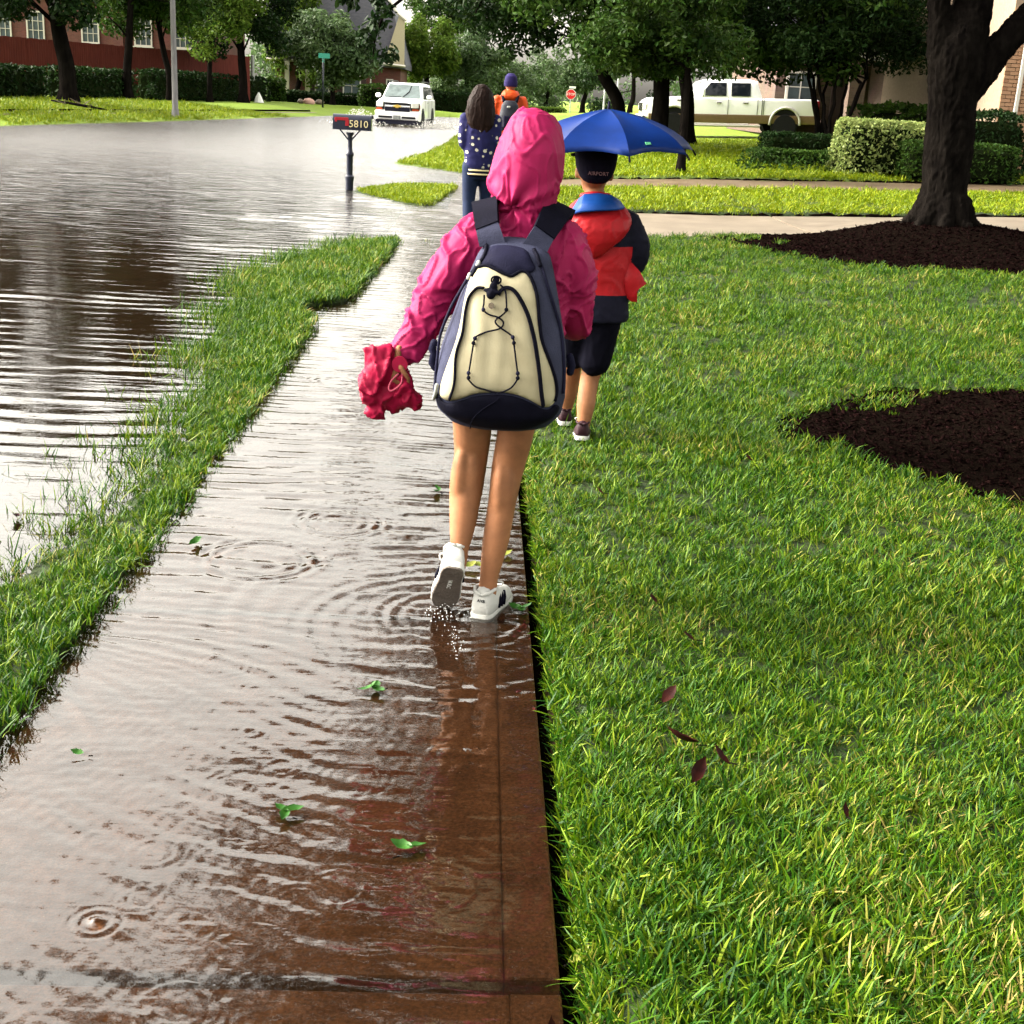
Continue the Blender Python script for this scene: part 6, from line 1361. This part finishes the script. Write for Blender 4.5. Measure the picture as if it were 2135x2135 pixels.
def woman():
    x, y, z0, h = -.025, 14.0, -.03, 1.64; T = root('person', (x, y, z0), 'walker with long dark hair and navy floral sweater ahead on the sidewalk', 'person')
    J = figure(x, y, z0, h, .1); J['arms'] = [[(x-.16, y, z0+1.30), (x-.165, y-.02, 1.02), (x-.05, y+.16, .95)], [(x+.16, y, z0+1.30), (x+.17, y-.02, 1.02), (x+.06, y+.16, .95)]]
    figure_body(T, x, y, z0, h, J, .014, M['skin_pale'])
    s_ = MB(); torso(s_, [(x, y, .73, .125, .10), (x, y, .80, .15, .12), (x, y, 1.0, .165, .125), (x, y, 1.15, .175, .12), (x, y, 1.27, .17, .1), (x, y, 1.33, .10, .075)], 22)
    for A in J['arms']: limbs(s_, A, [.062, .055, .04])
    w1 = wrinkle(9, .006, (1, 1, 1), 3.); blob('floral_sweater', s_, .013, flower_material(), T, 3, w1)
    for zz in (.708, .748): mb = MB(); torso(mb, [(x, y, zz, .138, .118), (x, y, zz+.016, .142, .120)], 22); mb.obj('hem_stripe', M['cream'], T, smooth=True)
    mb = MB(); torso(mb, [(x, y, .69, .13, .112), (x, y, .78, .137, .116)], 22); mb.obj('hem_band', M['navy'], T, smooth=True)
    p = MB()
    for L in J['legs']: limbs(p, L, [.095, .068, .05])
    torso(p, [(x, y, .66, .115, .09), (x, y, .8, .13, .1)]); blob('trousers', p, .014, pm('navy_denim', (.006, .012, .035), rough=.8, var=.3), T, 3)
    hb = MB(); cz = J['hd']
    torso(hb, [(x+.02, y-.085, 1.06, .03, .02), (x+.015, y-.085, 1.14, .085, .035), (x+.005, y-.08, 1.22, .14, .055), (x-.005, y-.06, 1.32, .155, .08), (x-.005, y-.035, 1.42, .145, .105), (x, y-.01, 1.50, .128, .118), (x, y, 1.56, .095, .1), (x, y, 1.605, .06, .065), (x, y, 1.62, .02, .02)], 20, 2.1)
    st = wrinkle(30, .008, (1, 1, .12), 1.); hr = blob('hair', hb, .010, M['hairdark'], T, 2, st)
    g = random.Random(4); ha = MB()
    for k in range(70):
        a = g.uniform(math.pi*.85, math.pi*2.15); r0 = g.uniform(.10, .125); P = [(x+r0*math.cos(a), y+r0*.8*math.sin(a), 1.5)]
        for j in range(4): P.append((P[-1][0]+g.uniform(-.02, .016), P[-1][1]-.006, P[-1][2]-g.uniform(.07, .11)))
        ha.tube(P, [.004, .004, .0035, .003, .001], 4)
    o = ha.obj('hair_strands', M['hairdark'], T, smooth=True); o['kind'] = 'stuff'
woman()
def man():
    x, y, z0, h = .385, 20.0, .02, 1.80; T = root('person', (x, y, z0), 'walker in orange jacket and dark knit cap, farthest of the group', 'person')
    J = figure(x, y, z0, h, .12); figure_body(T, x, y, z0, h, J, .016, M['skin_pale'])
    j = MB(); torso(j, [(x, y, .82, .19, .13), (x, y, 1.0, .19, .135), (x, y, 1.25, .205, .13), (x, y, 1.42, .20, .11), (x, y, 1.52, .11, .085), (x, y, 1.56, .08, .08)])
    for A in J['arms']: limbs(j, A, [.075, .07, .055])
    torso(j, [(x, y-.05, 1.47, .12, .085), (x, y-.06, 1.53, .14, .09), (x, y-.04, 1.58, .115, .085), (x, y-.02, 1.605, .07, .06)])
    blob('orange_jacket', j, .015, pm('orange_jacket', (.40, .045, .006), rough=.55, var=.2, scale=6), T, 3, wrinkle(9, .012, (1, 1, 1), 5.))
    p = MB()
    for L in J['legs']: limbs(p, L, [.105, .075, .055])
    torso(p, [(x, y, .82, .15, .11), (x, y, .95, .15, .11)]); blob('trousers', p, .016, M['navy'], T, 3)
    c = MB(); torso(c, [(x, y+.01, 1.655, .098, .108), (x, y+.01, 1.72, .102, .112), (x, y+.01, 1.80, .085, .095), (x, y+.01, 1.845, .045, .05)]); blob('knit_cap', c, .012, pm('indigo_knit', (.012, .008, .05), rough=.9, var=.3), T, 3)
    B = root('backpack', (x, y-.2, 1.0), 'dark backpack on the walker in orange', 'backpack')
    b = MB(); torso(b, [(x, y-.21, 1.03, .13, .08), (x, y-.225, 1.08, .155, .105), (x, y-.22, 1.25, .15, .10), (x, y-.20, 1.40, .125, .08), (x, y-.19, 1.46, .08, .05)]); blob('main_bag', b, .013, pm('charcoal_pack', (.012, .013, .02), rough=.6, var=.4, scale=14), B, 3)
    MB().box((x, y-.335, 1.16), (.18, .03, .17), 0, .012).obj('front_pocket', M['navy'], B, sharp=40); MB().box((x-.02, y-.31, 1.37), (.05, .02, .03), 0, .006).obj('badge', M['galv'], B)
    for s_ in (-1, 1): MB().tube(spline([(x+s_*.09, y-.19, 1.44), (x+s_*.12, y-.05, 1.53), (x+s_*.13, y+.12, 1.42), (x+s_*.14, y+.10, 1.2), (x+s_*.14, y-.12, 1.1)], 5), .024, 6).obj('strap', M['black'], B, smooth=True)
man()
# ---- the boy under the blue umbrella
def boy():
    y = 5.66; x = .515; z0 = float(zg(.52, 5.6))
    T = root('person', (x, y, z0), 'child in red and grey jacket, black cap and shorts under the blue umbrella', 'person')
    RL, LL = (0.4986,5.6000,0.1085), (0.4495,5.9000,0.1077)
    b = MB(); hipz = .62
    limbs(b, [(.575, y, hipz), (.552, y+.03, .40), (.535, y+.03, .31), (.522, y-.02, .2), (.515, y-.045, .09)], [.075, .052, .044, .043, .026], 16)
    limbs(b, [(.455, y, hipz), (.455, y+.10, .42), (.46, y+.14, .33), (.455, y+.2, .2), (.452, y+.24, .09)], [.075, .052, .044, .043, .026], 16)
    torso(b, [(.51, y, .58, .105, .08), (.51, y, .75, .1, .075), (.51, y, .95, .12, .08), (.51, y+.01, 1.03, .1, .06), (.505, y+.015, 1.06, .045, .045), (.498, y+.02, 1.14, .042, .042)])
    head(b, (.49, y+.03, 1.215), .205)
    limbs(b, [(.63, y, .99), (.67, y+.02, .84), (.62, y+.16, .88)], [.04, .034, .024]); limbs(b, [(.39, y, .99), (.36, y+.02, .84), (.46, y+.18, .9)], [.04, .034, .024])
    hand(b, (.60, y+.18, .885), (-.6, .55, .3), (-.3, -.2, .9), .12, 1.2, 1); hand(b, (.47, y+.19, .905), (.5, .5, .4), (.4, -.2, .8), .12, 1.2, -1)
    blob('body', b, .0085, M['skin'], T, 4)
    # jacket: charcoal with red back, red sleeve undersides and a red hood lined blue
    j = MB()
    torso(j, [(.545, y, .585, .135, .105), (.54, y, .65, .14, .11), (.53, y, .75, .145, .11), (.525, y, .88, .155, .11), (.525, y, .98, .165, .105), (.52, y, 1.045, .145, .09), (.51, y, 1.085, .08, .07)], 24)
    limbs(j, [(.64, y, 1.0), (.69, y+.0, .91), (.68, y+.05, .83), (.62, y+.15, .87)], [.072, .066, .058, .046], 16); limbs(j, [(.40, y, 1.0), (.35, y, .9), (.37, y+.06, .83), (.45, y+.17, .89)], [.072, .066, .058, .046], 16)
    jk = blob('jacket', j, .0095, pm('charcoal_shell', (.007, .007, .014), rough=.7, spec=.04, var=.2, scale=10, bump=.25, bscale=60), T, 4, wrinkle(11, .006, (1, 1, 1), 6.))
    jk.data.materials.append(pm('red_shell', (.25, .006, .010), rough=.5, var=.15, scale=10, bump=.25, bscale=60))
    for p in jk.data.polygons:
        c = p.center
        red = (.705+.12*(c.x-.5)**2 < c.z < .915 and .385 < c.x < .668)
        p.material_index = 1 if red else 0
    fl = MB(); A_, B_, C_, D_ = (0.6277,5.6300,0.8611), (0.7303,5.6000,0.7603), (0.6771,5.6000,0.7022), (0.6260,5.6200,0.7545)
    fl.tube(spline([A_, ((A_[0]+B_[0]+D_[0])/3+.01, y-.06, (A_[2]+B_[2]+D_[2])/3), ((B_[0]+C_[0])/2-.006, y-.055, (B_[2]+C_[2])/2+.006), ((B_[0]+C_[0])/2+.004, y-.055, (B_[2]+C_[2])/2)], 5), np.interp(np.linspace(0, 1, 16), [0, .35, .8, 1], [.022, .048, .056, .05]), 10, flat=.45, up=(0, 1, 0)); fl.obj('sleeve_flap', jk.data.materials[1], T, sharp=50)
    h = MB()
    torso(h, [(.505, y-.105, .865, .015, .014), (.505, y-.115, .895, .05, .03), (.508, y-.115, .94, .10, .05), (.512, y-.10, .99, .135, .07), (.515, y-.07, 1.035, .145, .085), (.515, y-.03, 1.075, .125, .09), (.51, y, 1.10, .085, .075)], 22, 2.0)
    blob('hood', h, .0085, jk.data.materials[1], T, 3, wrinkle(14, .006, (1, 1, .8), 9.))
    ln = MB(); ribbon(ln, [((.385, y-.125, 1.045), (.425, y-.06, 1.105)), ((.43, y-.16, 1.062), (.445, y-.075, 1.125)), ((.50, y-.172, 1.072), (.50, y-.078, 1.132)), ((.575, y-.16, 1.078), (.555, y-.075, 1.128)), ((.615, y-.12, 1.082), (.595, y-.06, 1.108))], .01)
    ln.obj('hood_lining', pm('blue_lining', (.003, .035, .17), rough=.5, var=.15), T, smooth=True)
    cl = MB(); cl.tube(spline([(.44, y-.04, 1.118), (.49, y-.068, 1.128), (.55, y-.05, 1.122)], 5), .014, 8, dome=True); cl.obj('shirt_collar', jk.data.materials[1], T, smooth=True)
    s_ = MB(); limbs(s_, [(.57, y, .63), (.56, y+.01, .5), (.552, y+.01, .40)], [.092, .082, .075]); limbs(s_, [(.46, y, .63), (.455, y+.05, .5), (.455, y+.08, .41)], [.092, .08, .073]); torso(s_, [(.515, y, .58, .13, .1), (.515, y, .68, .13, .1)])
    blob('shorts', s_, .011, pm('black_shorts', (.0025, .0025, .005), rough=.8, spec=.02, var=.3), T, 2, wrinkle(12, .006, (1, 1, .6), 4.))
    c = MB(); torso(c, [(.492, y+.01, 1.182, .048, .06), (.492, y+.015, 1.205, .072, .086), (.492, y+.025, 1.24, .086, .102), (.492, y+.03, 1.285, .093, .108), (.492, y+.03, 1.325, .09, .1), (.492, y+.03, 1.355, .055, .06), (.492, y+.03, 1.365, .015, .015)])
    c.tube([(.40, y+.12, 1.265), (.49, y+.20, 1.262), (.58, y+.12, 1.265)], [.02, .03, .02], 8, dome=True, flat=.4)
    c.V = [(a_, b_, c_+.16*(b_-y-.03)) for a_, b_, c_ in c.V]
    cap = blob('cap', c, .0085, pm('black_cap', (.004, .0035, .008), rough=.85, spec=.03, var=.3, bump=.3, bscale=200), T, 3)
    me = text_mesh('AIRPORT', .022, .001)
    for v in me.vertices: v.co.z += -.0; 
    o = mo('cap_text', me, pm('pinkish_thread', (.16, .09, .10), rough=.8), cap, local=True); o.location = (.497, y-.0835, 1.215); o.rotation_euler = (R(68), 0, R(2))
    for (hx, hy, hz, ax, up) in (((.508), y-.10, z0+.012, (.08, .95, -.12), (0, .12, .99)), (.452, y+.19, z0+.005, (-.05, 1, 0), (0, 0, 1))):
        shoe(T, (hx, hy, hz), ax, up, .20, upper='maroon', sole='black', solecol='lace', hgt=.95)
M['maroon'] = pm('maroon_trainer', (.014, .003, .006), rough=.6, var=.3, scale=30)
boy()
def umbrella():
    cx, cy, zt = .525, 5.63, 1.478; T = root('umbrella', (cx, cy, .9), 'open blue child umbrella held over the boy', 'umbrella')
    nr = 8; Rr = .385; H = .165; V = []; F = []; na, nv = 8, 9; ph = R(9)
    def pt(a, q):
        seg = 2*math.pi/nr; t = ((a-ph) % seg)/seg; sag = 4*t*(1-t)       # cloth dips between the ribs
        r = Rr*math.sin(q*1.28)/math.sin(1.28)*(1-.16*sag*q**1.5); z = zt-H*(.45*q+.55*(1-math.cos(q*1.28))/(1-math.cos(1.28)))-.012*sag*q*(1-q)*4+.014*sag*q**3
        tl = .03
        return Vector((cx+r*math.cos(a), cy+r*math.sin(a), z+tl*r*math.sin(a)+.035*r*math.cos(a)))
    m = nr*na
    rs = [[pt(2*math.pi*k/m+ph, q) for k in range(m)] for q in np.linspace(.03, 1, nv)]
    mb = MB(); mb.rings(rs, cap=False); mb.F.append(tuple(range(m-1, -1, -1)))
    can = mb.obj('canopy', pm('blue_nylon', (.0003, .013, .092), rough=.5, var=.3, scale=6, trans=.05), T, sharp=14)
    sd_ = can.modifiers.new('thick', 'SOLIDIFY'); sd_.thickness = .0015
    for k in range(nr):
        a = ph+2*math.pi*k/nr
        MB().tube([pt(a, q)+Vector((0, 0, -.004)) for q in np.linspace(.05, 1, 9)]+[pt(a, 1)+(pt(a, 1)-pt(a, .95))*.9], .0018, 5).obj('rib', M['galv'], T)
        e = pt(a, 1); d = (pt(a, 1)-pt(a, .93)).normalized(); MB().tube([e, e+d*.022], .0045, 7, dome=True).obj('rib_tip', M['black'], T, smooth=True)
        MB().tube([(cx, cy, zt-.14), pt(a, .5)+Vector((0, 0, -.006))], .0015, 4).obj('stretcher', M['galv'], T)
    MB().tube([(cx, cy, zt-.01), (cx, cy, zt+.012), (cx, cy, zt+.03)], [.008, .006, .004], 8, dome=True).obj('ferrule', M['navy'], T, smooth=True)
    MB().tube([(cx, cy, zt), (cx, cy+.18, .86)], .0045, 8).obj('shaft', M['galv'], T)
    MB().tube(spline([(cx, cy+.175, .93), (cx, cy+.187, .84), (cx, cy+.20, .80), (cx, cy+.225, .80), (cx, cy+.23, .83)], 5), .011, 8, dome=True).obj('handle', M['black'], T, smooth=True)
    a = ph+2*math.pi*6.42/nr
    P = [pt(a-.045, .83), pt(a+.045, .83), pt(a+.045, .775), pt(a-.045, .775)]; n = Vector((.1, -.8, .45)).normalized()*.006
    mb = MB(); mb.add([p+n for p in P]+[p+n*.4 for p in P], [(0, 1, 2, 3), (7, 6, 5, 4)]+[(i, i+4, (i+1) % 4+4, (i+1) % 4) for i in range(4)]); mb.obj('label_patch', pm('green_label', (.10, .38, .20), rough=.5, var=.3, scale=90), T)
umbrella()

# ------------------------------------------------------------------ fallen leaves and droplets
M['brown_leaf'] = pm('dead_oak_leaf', (.008, .0016, .0016), rough=.6, spec=.05, scale=30, col2=(.024, .005, .0035))
M['green_leaf'] = pm('torn_green_leaf', (.012, .05, .008), rough=.4, scale=25, col2=(.03, .10, .012), trans=.2)
M['yellow_leaf'] = pm('yellow_green_leaf', (.10, .14, .02), rough=.45, scale=25, col2=(.2, .2, .04), trans=.3)
def leaf_mesh(L, W, curl, fold, lobes, seed):
    r = random.Random(seed); n = 9; mb = MB(); V = []; F = []
    for i in range(n+1):
        t = i/n; w_ = W*math.sin(math.pi*min(1, t*1.02+.02))**.8*(1+lobes*math.sin(t*17+seed))*.5
        z = curl*(t-.5)**2*4*L*.25
        V += [(-w_, (t-.5)*L, z+fold*w_), (0, (t-.5)*L, z), (w_, (t-.5)*L, z+fold*w_+r.uniform(-.001, .001))]
        if i: k = 3*i; F += [(k-3, k-2, k+1, k), (k-2, k-1, k+2, k+1)]
    return V, F
def leaf(loc, rz, L, mat, label, grp, seed, sprig=0, tilt=(0, 0)):
    T = root('fallen_leaf' if not sprig else 'leaf_sprig', loc, label, 'leaf', grp)
    W = L*(.42 if not sprig else .5); rr_ = random.Random(seed)
    for k in range(max(1, sprig)):
        V, F = leaf_mesh(L*rr_.uniform(.8, 1.1), W, rr_.uniform(.3, .9), rr_.uniform(.3, .8), .08, seed+k)
        o = mk('blade', V, F, M[mat], T, smooth=True, local=True); o.rotation_euler = (tilt[0]+rr_.uniform(-.3, .3), tilt[1]+rr_.uniform(-.3, .3), rz+k*2.1)
        o.location = (L*.35*math.cos(rz+k*2.1+1.57)*(sprig > 0), L*.35*math.sin(rz+k*2.1+1.57)*(sprig > 0), .006+L*.1)
    MB().tube([(0, -L*.45, .004), (0, -L*.75, .006)], .0016, 5).obj('stalk', M['bark'], T, local=True).rotation_euler = (0, 0, rz)
    return T
gr_w, gr_l = 'torn green leaves on the flooded sidewalk', 'dead brown leaves on the near lawn'
for i, (p, L, rz, mat, sp, lab) in enumerate((
        ((-0.8961,4.1202,0.0000), .055, .4, 'green_leaf', 2, 'dark twin leaf floating near the left sidewalk edge'), ((-0.2178,3.0523,0.0000), .05, 1.9, 'green_leaf', 3, 'small green sprig in the ripples below the sneakers'),
        ((-0.3556,2.4349,0.0000), .045, .9, 'green_leaf', 3, 'curled dark green sprig on the brown slab'), ((-0.0833,2.3060,0.0000), .055, -.9, 'green_leaf', 2, 'bright green leaf lying nearest the slab seam'),
        ((-0.1073,4.8427,0.0000), .045, .5, 'green_leaf', 2, 'green leaf in the water left of the bare legs'), ((0.0358,4.0117,0.0000), .05, 2.2, 'yellow_leaf', 2, 'light green leaf between the two sneakers'),
        ((0.1607,4.1419,0.0000), .045, .2, 'yellow_leaf', 2, 'pale leaf by the lawn edge beside the right calf'), ((0.1838,3.6447,0.0000), .055, 1.1, 'green_leaf', 3, 'dark leaf clump right of the planted sneaker'),
        ((-0.8570,2.6564,0.0000), .035, 1.4, 'green_leaf', 1, 'tiny dark leaf floating at the left by the verge'), ((-1.5623,4.2692,0.0000), .06, .2, 'brown_leaf', 1, 'brown leaf floating in the street water at the left edge'))):
    leaf((p[0], p[1], p[2]+.001), rz, L, mat, lab, gr_w, i+1, sp)
for i, (p, L, rz, mat, lab) in enumerate((
        ((0.6418,3.3048,0.0700), .055, 1.3, 'brown_leaf', 'upper dead leaf on the lawn below the boy'), ((0.5375,2.9297,0.0700), .07, -.7, 'brown_leaf', 'upright dark red leaf in the lawn, left of the dead leaves'),
        ((0.5295,2.6897,0.0700), .085, 1.4, 'brown_leaf', 'long dead leaf above the folded one'), ((0.5468,2.5454,0.0700), .075, -.2, 'brown_leaf', 'folded dead leaf, lowest of the lawn cluster'),
        ((0.6083,2.6152,0.0700), .06, 1.0, 'brown_leaf', 'small dead leaf right of the folded one'), ((0.8384,2.3946,0.0750), .04, .3, 'brown_leaf', 'lone dead leaf at the lower right lawn'),
        ((0.5108,4.6901,0.0600), .05, 1.2, 'brown_leaf', 'reddish leaf on the lawn right of the bare legs'), ((1.1856,5.1945,0.0600), .07, .5, 'brown_leaf', 'dead leaf between the boy and the mulch patch'),
        ((0.5773,3.5856,0.0600), .05, .5, 'brown_leaf', 'small dead leaf above the lawn cluster'), ((0.9892,2.4392,0.0700), .06, 2., 'green_leaf', 'dark green leaf sunk in the right lawn'),
        ((1.9995,6.5411,0.0600), .05, 2., 'brown_leaf', 'dead leaf at the left rim of the mulch patch'))):
    leaf((p[0], p[1], float(zg(p[0], p[1]))+.035), rz, L, mat, lab, gr_l, i+31, 0, (.5, .3))
leaf((.185, 1.772, 0.004), .6, .055, 'brown_leaf', 'curled wet red leaf at the slab corner, bottom edge', gr_l, 71, 0, (.4, .2))
leaf((.255, 1.80, .01), -.5, .05, 'yellow_leaf', 'yellow-green leaf in the gutter at the bottom edge', gr_w, 72, 0, (.2, .2))
leaf((.245, 2.24, -.01), .9, .05, 'yellow_leaf', 'dry tan leaf in the gutter beside the slab', gr_w, 73, 0, (.5, .2))
leaf((.247, 1.98, .0), -.9, .05, 'yellow_leaf', 'green leaf hanging into the gutter near the bottom joint', gr_w, 74, 0, (.6, .2))
# droplets thrown up by the lifted shoe
def droplets():
    g = np.random.default_rng(8); P = []; S = []
    for i in range(70):
        a = g.random(); P.append((-.04+g.normal(0, .04), 3.585+g.normal(0, .035), .004+.03*g.random()**2)); S.append(g.uniform(.0009, .0026))
    for i in range(45): t = g.random(); P.append((-.03+.03*t+g.normal(0, .012), 3.50-.24*t, .004+.006*g.random())); S.append(g.uniform(.0007, .0022))
    P = np.array(P); S = np.array(S); mb = MB()
    for p, s_ in zip(P, S): mb.ell(p, (s_, s_, s_*1.1), 6, 4)
    tag(mb.obj('water_droplets', pm('bright_droplet', (.35, .35, .34), rough=.05, var=.1, spec=1.0, coat=1.0), smooth=True), 'water drops kicked up behind the lifted sneaker', 'droplets', kind='stuff')
droplets()
